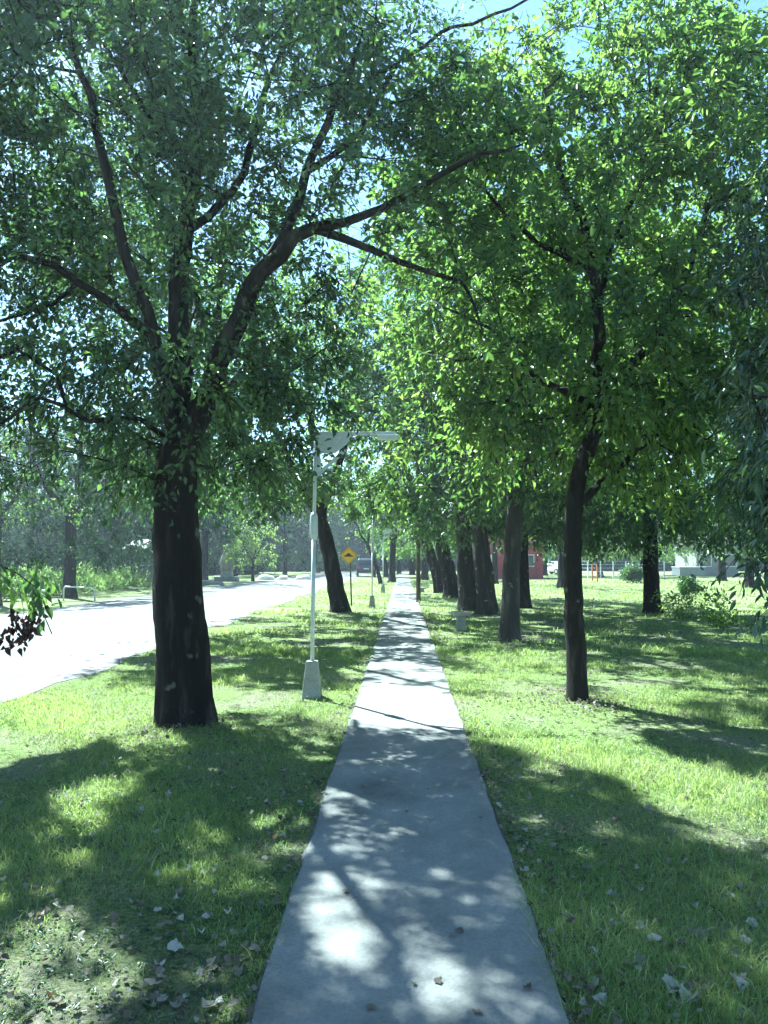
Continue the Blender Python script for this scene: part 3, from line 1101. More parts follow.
# ------------------------------------------------------------------ hero tree: slim leaning right tree
rs = np.random.RandomState(33)
B0 = G(578, 700); YB = B0[1]
B0 = B0 + np.array([0, 0, -0.05])
sk = Skel()
tr = sk.line([B0, P(576, 650, YB), P(573, 600, YB), P(573, 545, YB), P(575, 495, YB), P(588, 450, YB), P(603, 408, YB)], 0.115, 0.09, att=False, rs=rs, wob=0.008, step=0.14)
t0 = tr[-1]; sk.att[t0] = True
sk.line([P(600, 360, 8.8), P(597, 310, 8.7), P(592, 250, 8.6), P(560, 170, 8.6), P(545, 90, 8.6)], 0.075, 0.02, par=t0, rs=rs, wob=0.015, step=0.2)
sk.line([P(628, 370, 9.0), P(668, 320, 9.1), P(690, 262, 9.2), P(715, 190, 9.2), P(752, 110, 9.2)], 0.065, 0.018, par=t0, rs=rs, wob=0.015, step=0.2)
sk.line([P(610, 250, 8.9), P(640, 180, 9.0), P(650, 90, 9.1)], 0.04, 0.014, par=sk.near(P(597, 310, 8.7)), rs=rs, wob=0.015, step=0.2)
lo = sk.near(P(574, 505, YB)); sk.att[lo] = True
sk.line([P(605, 482, 9.0), P(650, 440, 9.3), P(700, 410, 9.6)], 0.05, 0.015, par=lo, rs=rs, wob=0.015, step=0.2)
sk.line([P(540, 380, 8.6), P(490, 330, 8.4), P(450, 310, 8.2)], 0.045, 0.012, par=t0, rs=rs, wob=0.015, step=0.2)
sk.line([P(520, 230, 8.4), P(480, 190, 8.2), P(440, 160, 8.1)], 0.035, 0.01, par=sk.near(P(594, 270, 8.6)), rs=rs, wob=0.015, step=0.2)
ells = [(2.3, 9.1, 5.4, 2.7, 2.3, 2.7, 520), (3.9, 9.4, 5.6, 1.9, 2.0, 2.5, 200), (1.0, 9.2, 6.2, 1.4, 1.6, 1.7, 90), (0.45, 8.7, 3.15, 0.5, 0.6, 0.4, 26), (1.6, 8.8, 3.6, 1.9, 1.5, 0.9, 150), (0.9, 9.0, 3.2, 0.8, 0.9, 0.55, 45), (3.6, 9.3, 3.2, 1.6, 1.6, 0.9, 130), (2.6, 9.0, 7.5, 1.8, 1.6, 0.9, 90)]
tips = sample_crown(ells, rs, 0.42)
uu, vv, ok_ = project(tips)
bad = (vv > 505) | ((uu < 400) & (vv > 300)) | ((np.abs(uu - 585) < 24) & (vv > 430) & (tips[:, 1] < 9.1)) | ((uu > 430) & (uu < 570) & (vv > 480))
tips = tips[~bad]
k = sun_keep(tips, rs)
tips = tips[k | (rs.rand(len(tips)) < 0.2)]
sk.attach(tips, rs, up=-0.2)
finish_tree('shade_tree', 'slim lichen-spotted tree leaning right with full bright crown, nearest tree on the lawn', 'tree',
            B0, sk, tips, rs, M['leaf_mid'], M['bark_brown'], 0.18, centre=(2.3, 9, 4.4), twigs=11, per=9, tl=(0.16, 0.46), leaf=0.082, size_jit=0.5, droop=0.5, aspect=0.46)

# tree whose crown hangs in from the right, trunk out of frame
rs = np.random.RandomState(44)
R0 = np.array([5.0, 6.6, -0.05])
sk = Skel()
tr = sk.line([R0, R0 + [0, 0, 1.2], R0 + [0.05, 0, 2.4]], 0.2, 0.16, att=False, rs=rs, wob=0.01, step=0.2)
sk.att[tr[-1]] = True
sk.line([(4.3, 6.3, 3.4), (3.6, 6.0, 3.9), (3.0, 5.8, 3.5), (2.75, 5.7, 2.9)], 0.06, 0.012, par=tr[-1], rs=rs, wob=0.015, step=0.2)
sk.line([(5.1, 6.7, 4.0), (5.0, 6.8, 5.4)], 0.09, 0.03, par=tr[-1], rs=rs, wob=0.015, step=0.2)
ells = [(4.8, 6.7, 4.3, 1.9, 2.2, 1.8, 240), (3.35, 6.0, 2.6, 0.75, 0.8, 0.9, 60), (3.1, 5.9, 1.75, 0.35, 0.6, 0.5, 22), (3.9, 6.6, 2.6, 1.0, 1.2, 1.0, 60)]
tips = sample_crown(ells, rs, 0.26)
uu, vv, ok_ = project(tips)
tips = tips[(uu > 708 + 30 * np.sin(vv * 0.045) ** 2 + rs.rand(len(uu)) * 35) & ((vv < 590) | (uu > 748)) & ((vv < 560) | (uu > 738))]
sk.attach(tips, rs, up=-0.2)
finish_tree('weeping_tree', 'tree whose drooping glossy narrow leaves hang in from the right edge', 'tree',
            R0, sk, tips, rs, M['leaf_gloss'], M['bark_dark'], 0.3, centre=(4.8, 6.7, 3.2), twigs=7, per=8, tl=(0.15, 0.4), leaf=0.1, droop=0.9, aspect=0.3)

# ------------------------------------------------------------------ grove
G_ = grove_tree
# left side
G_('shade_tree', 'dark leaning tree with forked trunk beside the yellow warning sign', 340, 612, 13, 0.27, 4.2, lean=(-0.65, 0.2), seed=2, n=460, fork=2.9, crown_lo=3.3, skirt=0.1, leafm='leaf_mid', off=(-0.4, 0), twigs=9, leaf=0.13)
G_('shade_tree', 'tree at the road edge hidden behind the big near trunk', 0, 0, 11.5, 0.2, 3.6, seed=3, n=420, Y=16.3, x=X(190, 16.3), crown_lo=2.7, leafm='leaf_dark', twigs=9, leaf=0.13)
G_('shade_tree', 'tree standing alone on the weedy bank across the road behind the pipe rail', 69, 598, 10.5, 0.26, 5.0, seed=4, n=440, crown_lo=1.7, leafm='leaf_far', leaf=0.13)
G_('shade_tree', 'added shade-casting tree, its trunk hidden behind the slim leaning tree on the lawn', 0, 0, 10.5, 0.13, 4.2, seed=40, n=460, Y=18.5, x=X(576, 18.5), crown_lo=2.6, leafm='leaf_dark', twigs=9, leaf=0.13)  # tree added to cast shade on the right lawn, trunk kept out of sight
G_('sapling', 'small round pale-leaved young tree across the road beside white stones', 253, 579, 5.0, 0.12, 1.9, seed=5, n=110, crown_lo=1.2, fork=1.5, leafm='leaf_pale', leaf=0.16, Y=58)
G_('shade_tree', 'tree with pale trunk cut by the left edge beyond the road', 0, 0, 9, 0.2, 3.6, seed=6, n=170, Y=27, x=X(-4, 27), crown_lo=3.0, leafm='leaf_mid', barkm='bark_pale')
for i, (u, Y, h, r, lm, lab) in enumerate([
        (118, 44, 11, 4.6, 'leaf_dark', 'tree behind the concrete pillar across the road'),
        (30, 47, 11, 4.8, 'leaf_dark', 'tree behind the weeds at the far left across the road'),
        (205, 52, 11, 4.8, 'leaf_dark', 'dark tree behind the pale monument across the road'),
        (165, 62, 13, 5.5, 'leaf_dark', 'tall tree hidden behind the big near trunk across the road'),
        (285, 82, 13, 6.0, 'leaf_far', 'dark tree at the far bend of the road'),
        (318, 95, 13, 6.0, 'leaf_far', 'dark tree closing the end of the road, left of the lamp post'),
        (235, 75, 13, 6.0, 'leaf_far', 'shadowy tree behind the small pale-leaved young tree'),
        (70, 66, 14, 6.0, 'leaf_far', 'tall tree far behind the lone tree on the weedy bank'),
        (-30, 36, 10, 4.5, 'leaf_dark', 'tree cut off by the left edge behind the weedy bank')]):
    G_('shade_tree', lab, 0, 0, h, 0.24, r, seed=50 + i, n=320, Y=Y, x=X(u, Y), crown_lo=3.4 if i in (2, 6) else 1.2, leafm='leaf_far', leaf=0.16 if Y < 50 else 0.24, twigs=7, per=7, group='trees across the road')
for i, (u, v, h, r, rt, ln, lm, lab) in enumerate([
        (381, 584, 8, 3.0, 0.14, (-0.9, 0), 'leaf_pale', 'thin leaning tree just behind the second lamp post'),
        (392, 582, 9, 3.4, 0.25, (0.1, 0), 'leaf_mid', 'stout tree left of the footpath beyond the farthest lamp post'),
        (386, 577, 10, 4.0, 0.25, (0, 0), 'leaf_dark', 'far tree behind the farthest lamp post'),
        (399, 574, 10, 4.5, 0.25, (0, 0), 'leaf_dark', 'tree at the very end of the footpath on its left side')]):
    G_('shade_tree', lab, u, v, h, rt, r, lean=ln, seed=70 + i, n=230, crown_lo=3.2 if i < 3 else 2.0, skirt=0.1, leafm=lm, leaf=0.15 if i < 2 else 0.22, twigs=7, per=7, group='trees along the left side of the footpath')
# right side row
for i, (u, v, h, r, rt, ln, lm, bk, n, lab) in enumerate([
        (510, 641, 10.5, 3.8, 0.19, (0.15, 0.1), 'leaf_mid', 'bark_pale', 430, 'straight grey-barked tree between the concrete stool and the slim leaning tree'),
        (470, 611, 13, 4.0, 0.34, (-0.2, 0), 'leaf_dark', 'bark_pale', 380, 'thick pale-barked trunk with a round knot right behind the concrete stool'),
        (487, 614, 12, 4.0, 0.30, (-0.3, 0.1), 'leaf_dark', 'bark_pale', 360, 'thick grey trunk pressed against the pale knotted trunk on its right'),
        (453, 598, 13, 4.4, 0.34, (-0.8, 0), 'leaf_dark', 'bark_dark', 330, 'dark thick trunk left of the pale knotted trunk'),
        (441, 593, 13, 4.4, 0.28, (-1.0, 0), 'leaf_dark', 'bark_dark', 330, 'dark trunk closest to the footpath in the right-hand row'),
        (523, 608, 11, 4.4, 0.22, (0, 0), 'leaf_dark', 'bark_dark', 400, 'dark trunk half hidden behind the straight grey-barked tree'),
        (563, 588, 12, 5.0, 0.3, (0, 0), 'leaf_dark', 'bark_dark', 340, 'dark tree behind the slim leaning tree, before the white parked car'),
        (652, 614, 11, 4.8, 0.24, (0, 0), 'leaf_dark', 'bark_dark', 430, 'dark straight tree alone on the open lawn beside the leafy shrub'),
        (722, 581, 12, 6.0, 0.3, (0, 0), 'leaf_mid', 'bark_dark', 330, 'far tree in front of the pale building on the right'),
        (495, 584, 11, 4.6, 0.2, (0, 0), 'leaf_mid', 'bark_dark', 260, 'slender tree in front of the red wall, left part'),
        (425, 580, 12, 4.6, 0.3, (0, 0), 'leaf_mid', 'bark_dark', 240, 'tree right of the footpath beyond the low far stool'),
        (412, 575, 10, 4.5, 0.3, (0, 0), 'leaf_dark', 'bark_dark', 140, 'tree at the very end of the footpath on its right side'),
        (800, 604, 11, 5.0, 0.3, (0, 0), 'leaf_dark', 'bark_dark', 380, 'tree beyond the right edge behind the drooping leaves'),
        (750, 588, 11, 5.0, 0.25, (0, 0), 'leaf_dark', 'bark_dark', 300, 'tree behind the drooping leaves on the right, its trunk hidden')]):
    G_('shade_tree', lab, u, v, h, rt, r, lean=ln, seed=90 + i, n=n, crown_lo=3.0 if i < 5 else (2.1 if i < 8 else 2.0), skirt=0.12 if i < 5 else 0.3, leafm=lm, barkm=bk, leaf=0.13 if v > 596 else 0.18, twigs=9, per=8, fork=3.2, group='trees on the lawn right of the footpath')
for i, (u, Y, h, r, lm, lab) in enumerate([
        (600, 72, 9, 4.0, 'leaf_pale', 'pale tree behind the wire fence'),
        (640, 76, 11, 5.0, 'leaf_mid', 'round tree behind the fence near the grey box trailer'),
        (690, 84, 12, 5.5, 'leaf_mid', 'tree behind the grey box trailer'),
        (545, 80, 12, 5.5, 'leaf_dark', 'dark tree behind the white parked car'),
        (460, 76, 12, 5.5, 'leaf_dark', 'dark tree far behind the right-hand row by the footpath'),
        (770, 80, 12, 5.5, 'leaf_mid', 'far tree behind the pale building at the right edge')]):
    G_('shade_tree', lab, 0, 0, h, 0.25, r, seed=120 + i, n=240, Y=Y, x=X(u, Y), crown_lo=1.8, leafm=lm, leaf=0.22, twigs=7, per=7, group='trees beyond the lawn')
print('leaves', NLEAF)


# ------------------------------------------------------------------ far-off wood
def woods(name, label, boxes, seed, leaf=0.6, per_m=120):
    rs = np.random.RandomState(seed)
    pts = []
    for (x0, y0, x1, y1, h, dep) in boxes:
        L_ = math.hypot(x1 - x0, y1 - y0)
        n = int(L_ * per_m)
        t = rs.rand(n)
        top = h * (0.72 + 0.16 * np.sin(t * L_ * 0.45 + seed) + 0.12 * np.sin(t * L_ * 1.3))
        z = rs.rand(n) ** 0.85 * top
        bulge = dep * (0.4 + 0.6 * np.sin(t * L_ * 0.9) ** 2)
        q = rs.rand(n) * bulge
        dx, dy = (x1 - x0) / L_, (y1 - y0) / L_
        pts.append(np.stack([x0 + (x1 - x0) * t + -dy * q, y0 + (y1 - y0) * t + dx * q, z + 0.2], 1))
    p = np.concatenate(pts)
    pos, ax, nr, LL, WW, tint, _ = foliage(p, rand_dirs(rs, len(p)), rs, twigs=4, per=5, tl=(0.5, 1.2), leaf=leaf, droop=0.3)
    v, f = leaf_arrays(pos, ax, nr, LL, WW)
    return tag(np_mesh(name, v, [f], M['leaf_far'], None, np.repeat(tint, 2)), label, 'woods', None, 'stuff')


woods('distant_woods', 'dark far-off wood closing the view behind road and lawn',
      [(-75, 40, -48, 96, 13, 8), (-50, 96, 8, 118, 14, 8), (4, 118, 70, 112, 13, 8), (66, 112, 96, 70, 12, 8), (-30, 66, -17, 92, 9, 5), (-95, 5, -70, 45, 12, 8)], 9)

# weeds on the far bank
rs = np.random.RandomState(77)
n = 5200
x = rs.uniform(-34, -14.2, n); y = rs.uniform(33, 44, n)
p = np.stack([x, y, rs.rand(n) ** 1.3 * (0.35 + 0.9 * np.abs(np.sin(x * 0.8) * np.cos(y * 0.5 + x * 0.3)))], 1)
pos, ax, nr, LL, WW, tint, _ = foliage(p, np.tile([[0, 0, 1.0]], (n, 1)), rs, twigs=2, per=5, tl=(0.15, 0.4), leaf=0.16, droop=-0.5, aspect=0.3)
v, f = leaf_arrays(pos, ax, nr, LL, WW)
tag(np_mesh('weeds', v, [f], M['weed'], None, np.repeat(tint, 2)), 'tall pale weeds on the bank across the road', 'weeds', None, 'stuff')


# ------------------------------------------------------------------ bushes
def bush(name, label, ctr, rad, n, leafm, leaf, seed, stems=7, droop=0.2, tl=(0.1, 0.25), per=7, cat='bush'):
    rs = np.random.RandomState(seed)
    base = np.array([ctr[0], ctr[1], -0.02])
    root = thing(name, label, cat, tuple(base))
    d = rand_dirs(rs, n)
    tips = np.array(ctr) + d * (rs.rand(n) ** 0.4)[:, None] * np.array(rad)
    tips = tips[tips[:, 2] > 0.05]
    pos, ax, nr, LL, WW, tint, (T, E) = foliage(tips, unit(tips - base), rs, twigs=4, per=per, tl=tl, leaf=leaf, droop=droop)
    k = pos[:, 2] > 0.02
    pos, ax, nr, LL, WW, tint = [a[k] for a in (pos, ax, nr, LL, WW, tint)]
    v, f = leaf_arrays(pos, ax, nr, LL, WW)
    np_mesh('foliage', v, [f], M[leafm], root, np.repeat(tint, 2), world_to=base)
    sk = Skel()
    c0 = sk.add(base, -1, 0.02)
    sk.attach(tips, rs)
    v1, f1 = sk.mesh(rs, 0, tip=0.002)
    np_mesh('stem', v1, [f1], M['twig'], root, smooth=True, world_to=base)
    return root


g = G(5, 601)
bush('round_bush', 'clipped round green bush at the left edge across the road', (g[0], g[1], 0.45), (0.55, 0.5, 0.5), 90, 'leaf_mid', 0.09, 11)
g = G(690, 618)
bush('leafy_shrub', 'low loose leafy shrub in the sun on the open lawn', (g[0], g[1], 0.45), (0.95, 0.5, 0.5), 46, 'leaf_pale', 0.085, 12, per=5)
g = G(722, 627)
bush('fallen_branch', 'leafy fallen branch lying on the grass right of the shrub', (g[0], g[1], 0.15), (0.7, 0.35, 0.18), 26, 'leaf_pale', 0.085, 13, per=5, cat='branch')
g = G(688, 596)
bush('dark_bush', 'tiny dark bush behind the loose leafy shrub', (g[0], g[1], 0.4), (0.35, 0.35, 0.4), 60, 'leaf_dark', 0.1, 14)
g = G(632, 583)
bush('round_bush', 'round dark bush in front of the fence', (g[0], g[1], 0.6), (0.8, 0.7, 0.7), 90, 'leaf_dark', 0.14, 15)

# ------------------------------------------------------------------ street lamps
def make_lamp(label):
    r = thing('street_lamp', label, 'street lamp', group='grey lamp posts along the footpath')
    MB().box(-0.115, 0.115, -0.115, 0.115, -0.05, 0.42, taper=0.58, bev=0.01).build('footing', M['conc'], r)
    MB().tube([(0, 0, 0.42), (0.01, 0, 1.9)], 0.025, 14).tube([(0.01, 0, 1.86), (0.03, 0, 3.14)], 0.022, 14).build('pole', M['galv'], r)
    MB().tube([(0.01, 0, 1.84), (0.01, 0, 1.9), (0.011, 0, 2.12), (0.012, 0, 2.16)], [0.036, 0.05, 0.045, 0.03], 14).build('collar', M['galv'], r)
    # welded triangular gusset and long arm over the footpath
    MB().box(0.03, 0.98, -0.02, 0.02, 3.085, 3.125, bev=0.004).build('arm', M['galv'], r)
    MB().prism([(0.05, 3.083), (0.48, 3.083), (0.40, 2.98), (0.26, 2.87), (0.05, 2.87)], -0.006, 0.006).build('gusset', M['galv'], r)
    MB().prism([(0.045, 2.58), (0.045, 2.63), (0.34, 2.9), (0.37, 2.87)], -0.012, 0.012).build('brace', M['galv'], r)
    MB().box(0.05, 0.085, -0.012, 0.012, 2.6, 2.868).build('bracket', M['galv'], r)
    hd = MB().box(0.76, 1.02, -0.055, 0.055, 3.04, 3.084, bev=0.012).build('lamp_head', M['galv'], r)
    MB().box(0.79, 0.99, -0.04, 0.04, 3.03, 3.039).build('lens', M['plate'], hd)
    return r


lamp = make_lamp('grey lamp post on a tapered concrete footing beside the footpath, nearest of its row')
g = G(312, 697); lamp.location = (g[0], g[1], 0)
l2 = copy_tree(lamp); g = G(372, 608); l2.location = (g[0], g[1], 0)
l2['label'] = 'grey lamp post right of the yellow warning sign, middle one of its row'
l3 = copy_tree(lamp); g = G(383, 593); l3.location = (g[0], g[1], 0)
l3['label'] = 'grey lamp post on the sunny strip, farthest of its row'
l2.rotation_euler.z = 0.06; l3.rotation_euler.z = -0.05

# dark pole on the right edge of the footpath
g = G(409, 603)
r = thing('utility_pole', 'dark wooden pole standing at the right edge of the footpath', 'pole', (g[0] + 0.35, g[1], 0))
MB().tube([(0, 0, -0.05), (0, 0, 2.5), (-0.02, 0, 6.2)], [0.085, 0.075, 0.06], 14).build('pole', M['wood_dark'], r)
MB().box(-0.5, 0.5, -0.12, -0.05, 5.6, 5.7, bev=0.006).build('crossarm', M['wood_dark'], r)
for k in (-0.4, 0.4):
    MB().tube([(k, -0.085, 5.702), (k, -0.085, 5.76), (k, -0.085, 5.84)], [0.02, 0.04, 0.02], 8).build('insulator', M['white'], r)

# warning sign
g = G(351, 606)
r = thing('warning_sign', 'yellow diamond road sign showing a black speed bump on a dark post', 'road sign', (g[0], g[1], 0), 0.05)
MB().tube([(0.02, 0.03, -0.05), (-0.03, 0.03, 1.5), (-0.09, 0.03, 2.0)], 0.028, 10).build('post', M['rust'], r)
cx_, cz_, hd_ = -0.09, 1.76, 0.31
pl = MB().prism([(cx_ - hd_, cz_), (cx_, cz_ - hd_), (cx_ + hd_, cz_), (cx_, cz_ + hd_)], -0.006, 0.0, bev=0.001).build('sign_panel', M['yellow'], r)
b_ = MB()
for q in range(4):
    a0 = math.pi / 2 * q; a1 = a0 + math.pi / 2
    def c_(a, rr): return (cx_ + math.cos(a) * rr, cz_ + math.sin(a) * rr)
    b_.prism([c_(a0, hd_ * 0.93), c_(a1, hd_ * 0.93), c_(a1, hd_ * 0.88), c_(a0, hd_ * 0.88)], -0.010, -0.008)
b_.build('border', M['black'], pl)
MB().prism([(cx_ - 0.165, cz_ - 0.045), (cx_ - 0.165, cz_ - 0.015), (cx_ - 0.1, cz_ + 0.0), (cx_ - 0.06, cz_ + 0.05), (cx_ - 0.02, cz_ + 0.078), (cx_ + 0.02, cz_ + 0.078), (cx_ + 0.06, cz_ + 0.05), (cx_ + 0.1, cz_ + 0.0), (cx_ + 0.165, cz_ - 0.015), (cx_ + 0.165, cz_ - 0.045)], -0.011, -0.008).build('bump_symbol', M['black'], pl)

# concrete stools
def stool(label, u, v, rz=0.1, s=1.0):
    g = G(u, v)
    r = thing('concrete_stool', label, 'stool', (g[0], g[1], 0), rz, 'concrete stools by the footpath')
    MB().box(-0.095, 0.095, -0.095, 0.095, -0.04, 0.33 * s, bev=0.012, taper=0.97).build('pedestal', M['conc'], r)
    MB().box(-0.2, 0.2, -0.2, 0.2, 0.33 * s + 0.001, 0.33 * s + 0.09, bev=0.014).build('seat', M['stone_pale'], r)
    return r


stool('small square concrete stool with pale top in the grass right of the footpath', 461, 630)
o = stool('low far concrete stool near the dark wooden pole', 422, 592, s=0.45)

# ------------------------------------------------------------------ vehicles
def make_car(name, label, loc, rz, paint, suv=True):
    r = thing(name, label, 'car', loc, rz)
    hw = 0.9
    if suv:
        side = [(-2.25, 0.35), (-2.3, 0.6), (-2.25, 0.95), (-2.05, 1.5), (-1.9, 1.66), (0.5, 1.7), (0.75, 1.62), (1.3, 1.08), (2.15, 0.95), (2.3, 0.7), (2.28, 0.35)]
    else:
        side = [(-2.1, 0.3), (-2.15, 0.6), (-2.05, 0.95), (-1.5, 1.05), (-1.0, 1.42), (0.3, 1.44), (1.0, 0.98), (1.9, 0.85), (2.1, 0.6), (2.1, 0.3)]
    b = MB(); b.prism(side, -hw, hw, 'yz', bev=0.06)
    for v in b.bm.verts:
        if v.co.z > 1.05:
            v.co.x *= 0.84
    b.build('body', paint, r)
    top = side[4][1] if suv else 1.42
    zb, zt = (1.05, 1.56) if suv else (1.06, 1.34)
    yr = -2.215 if suv else -1.35
    # rear window, leaning with the body
    q = MB()
    ym = lambda z: (-2.25 + (z - 0.95) / 0.55 * 0.2) if suv else (-1.5 + (z - 1.05) / 0.37 * 0.5)
    A = [(-0.66, ym(zb) - 0.012, zb + 0.04), (0.66, ym(zb) - 0.012, zb + 0.04), (0.6, ym(zt) - 0.012, zt - 0.1), (-0.6, ym(zt) - 0.012, zt - 0.1)]
    vv_ = [q.bm.verts.new(a) for a in A]; q.bm.faces.new(vv_)
    q2 = [q.bm.verts.new((a[0], a[1] + 0.006, a[2])) for a in A]; q.bm.faces.new(q2[::-1])
    for i in range(4): q.bm.faces.new((vv_[i], q2[i], q2[(i + 1) % 4], vv_[(i + 1) % 4]))
    q.build('rear_window', M['glass'], r)
    for s in (-1, 1):
        MB().prism([(-1.8 if suv else -1.0, zb + 0.04), (-1.7 if suv else -0.85, zt), (0.35 if suv else 0.25, zt), (0.95 if suv else 0.75, zb + 0.04)], s * hw * 0.845, s * hw * 0.865, 'yz').build('side_window', M['glass'], r)
        MB().box(s * 0.72 - 0.13, s * 0.72 + 0.13, -2.33 if suv else -2.17, -2.26 if suv else -2.1, 0.75, 1.0 if suv else 0.88, bev=0.01).build('taillight', M['tail'], r)
        MB().tube([(s * 0.98, 0.95, 1.1), (s * 1.08, 0.93, 1.12)], [0.06, 0.09], 8).build('wing_mirror', paint, r)
        for y in (-1.4, 1.4):
            w_ = MB().tube([(s * 0.7, y, 0.33), (s * 0.915, y, 0.33)], 0.33, 20).build('wheel', M['tyre'], r)
            MB().tube([(s * 0.90, y, 0.33), (s * 0.925, y, 0.33)], 0.19, 14).build('rim', M['galv'], w_)
    yb = -2.33 if suv else -2.17
    MB().box(-0.85, 0.85, yb - 0.03, yb + 0.1, 0.38, 0.62, bev=0.02).build('bumper', M['black'], r)
    MB().box(-0.24, 0.24, yb - 0.02 if not suv else -2.325, yb + 0.03, 0.7, 0.82).build('number_plate', M['plate'], r)
    return r


make_car('parked_car', 'dark blue sports utility car seen from behind on the road past the warning sign', (X(366, 74), 74, 0.03), 0.06, M['car_dark'])
make_car('parked_car', 'white saloon car parked in front of the red wall', (X(554, 86), 86, 0.02), 0.5, M['car_white'], suv=False)

# grey box trailer
r = thing('box_trailer', 'low grey box trailer parked at the far side of the lawn', 'trailer', (X(688, 58), 58, 0), 0.08)
MB().box(-0.95, 0.95, -0.7, 0.7, 0.42, 1.05, bev=0.02).build('box', M['trailer'], r)
MB().box(-0.98, 0.98, -0.73, 0.73, 1.052, 1.1, bev=0.01).build('lid', M['galv'], r)
for s in (-1, 1):
    MB().tube([(-0.1, s * 0.74, 0.28), (-0.1, s * 0.9, 0.28)], 0.28, 16).build('wheel', M['tyre'], r)
MB().tube([(-0.95, 0, 0.45), (-1.9, 0, 0.45)], 0.03, 8).tube([(-1.8, 0, 0.45), (-1.8, 0, -0.02)], 0.025, 8).build('drawbar', M['rust'], r)

# ------------------------------------------------------------------ buildings
def building(name, label, x0, x1, y, dep, h, wall, windows, roofh=1.0, door=None, glass='glass', over=0.35):
    cx, wd = (x0 + x1) / 2, (x1 - x0) / 2
    r = thing(name, label, 'building', (cx, y, 0))
    MB().box(-wd, wd, 0, dep, -0.1, h).build('wall', wall, r)
    MB().prism([(-over, h + 0.003), (dep + over, h + 0.003), (dep + over, h + 0.1), (dep / 2, h + roofh), (-over, h + 0.1)], -wd - over, wd + over, 'yz').build('roof', M['roof'], r)
    for (wx, wz, ww, wh) in windows:
        f = MB()
        f.box(wx - ww / 2 - 0.06, wx + ww / 2 + 0.06, -0.05, -0.003, wz - 0.06, wz)
        f.box(wx - ww / 2 - 0.06, wx + ww / 2 + 0.06, -0.05, -0.003, wz + wh, wz + wh + 0.06)
        f.box(wx - ww / 2 - 0.06, wx - ww / 2, -0.05, -0.003, wz + 0.001, wz + wh - 0.001)
        f.box(wx + ww / 2, wx + ww / 2 + 0.06, -0.05, -0.003, wz + 0.001, wz + wh - 0.001)
        fo = f.build('window', M['white'], r)
        MB().box(wx - ww / 2 + 0.001, wx + ww / 2 - 0.001, -0.02, -0.002, wz + 0.001, wz + wh - 0.001).build('pane', M[glass], fo)
    if door:
        dx, dw = door
        d = MB().box(dx - dw / 2, dx + dw / 2, -0.04, -0.003, 0.0, 2.05, bev=0.005).build('door', M['white'], r)
        MB().tube([(dx + dw * 0.38, -0.04, 1.0), (dx + dw * 0.38, -0.1, 1.0)], 0.025, 8).build('handle', M['rust'], d)
    return r


rb = building('red_building', 'low dark-red painted building beyond the lawn, glimpsed between trunks', X(470, 66), X(543, 66), 66, 6, 3.8, M['red'], [(1.8, 1.1, 1.0, 0.9)], door=(-1.6, 0.9))
MB().tube([(0.35, -0.08, 0.0), (0.35, -0.08, 3.75)], 0.05, 8).build('downpipe', M['white'], rb)
building('pale_building', 'pale rendered house behind the far tree on the right', X(697, 76), X(738, 76), 76, 6, 3.0, M['wall_pale'], [(-1.2, 1.0, 1.1, 1.1), (1.2, 1.0, 1.1, 1.1)])
gb = building('grey_shed', 'grey weathered shed with pale blue window across the road', X(126, 46), X(172, 46), 46.5, 4, 2.2, M['wall_grey'], [(-0.55, 1.3, 0.8, 0.5)], glass='glass_blue', roofh=0.7)
r = thing('gate_pillar', 'tall square grey concrete pillar among weeds across the road', 'pillar', (X(113, 44), 44, 0))
MB().box(-0.22, 0.22, -0.22, 0.22, -0.1, 1.75, bev=0.02).build('shaft', M['conc'], r)
MB().box(-0.27, 0.27, -0.27, 0.27, 1.752, 1.85, bev=0.02).build('cap', M['conc'], r)

# monument
g = np.array([X(227, 58), 58.0])
r = thing('stone_monument', 'weathered pale stone monument on a low plinth across the road', 'monument', (g[0], g[1], 0))
MB().box(-0.85, 0.85, -0.5, 0.5, -0.05, 0.35, bev=0.03).build('plinth', M['wall_grey'], r)
MB().box(-0.45, 0.45, -0.3, 0.3, 0.351, 0.75, bev=0.03, taper=0.9).build('pedestal', M['stone_pale'], r)
b = MB()
b.tube([(-0.28, 0, 0.75), (-0.34, 0, 1.3), (-0.2, 0, 1.9), (-0.02, 0, 2.5)], [0.16, 0.22, 0.2, 0.08], 10)
b.tube([(0.3, 0, 0.75), (0.4, 0, 1.25), (0.3, 0, 1.9), (0.06, 0, 2.55)], [0.15, 0.16, 0.18, 0.08], 10)
b.tube([(0.0, 0.02, 0.75), (0.02, 0.02, 1.4), (0.02, 0.02, 2.1)], [0.2, 0.26, 0.14], 10)
b.tube([(0.0, 0.0, 2.4), (0.0, 0, 2.62), (0.0, 0, 2.78)], [0.1, 0.16, 0.05], 10)
b.build('carved_stone', M['stone_pale'], r)

# white stones
def boulder(name, label, loc, s, mat, group=None, cat='stone', seed=0):
    rs = np.random.RandomState(seed)
    bm = bmesh.new()
    bmesh.ops.create_icosphere(bm, subdivisions=3, radius=1)
    k = rs.normal(size=(5, 3)); ph = rs.rand(5) * 6
    for v in bm.verts:
        c = np.array(v.co)
        d = 1 + sum(0.07 * math.sin(c @ k[i] * 2 + ph[i]) for i in range(5))
        v.co = Vector((c[0] * d * s[0], c[1] * d * s[1], max(c[2] * d, -0.3) * s[2]))
    me = bpy.data.meshes.new(name); bm.to_mesh(me); bm.free()
    for p in me.polygons: p.use_smooth = True
    me.materials.append(mat)
    o = bpy.data.objects.new(name, me); C.objects.link(o); o.location = loc
    return tag(o, label, cat, group)


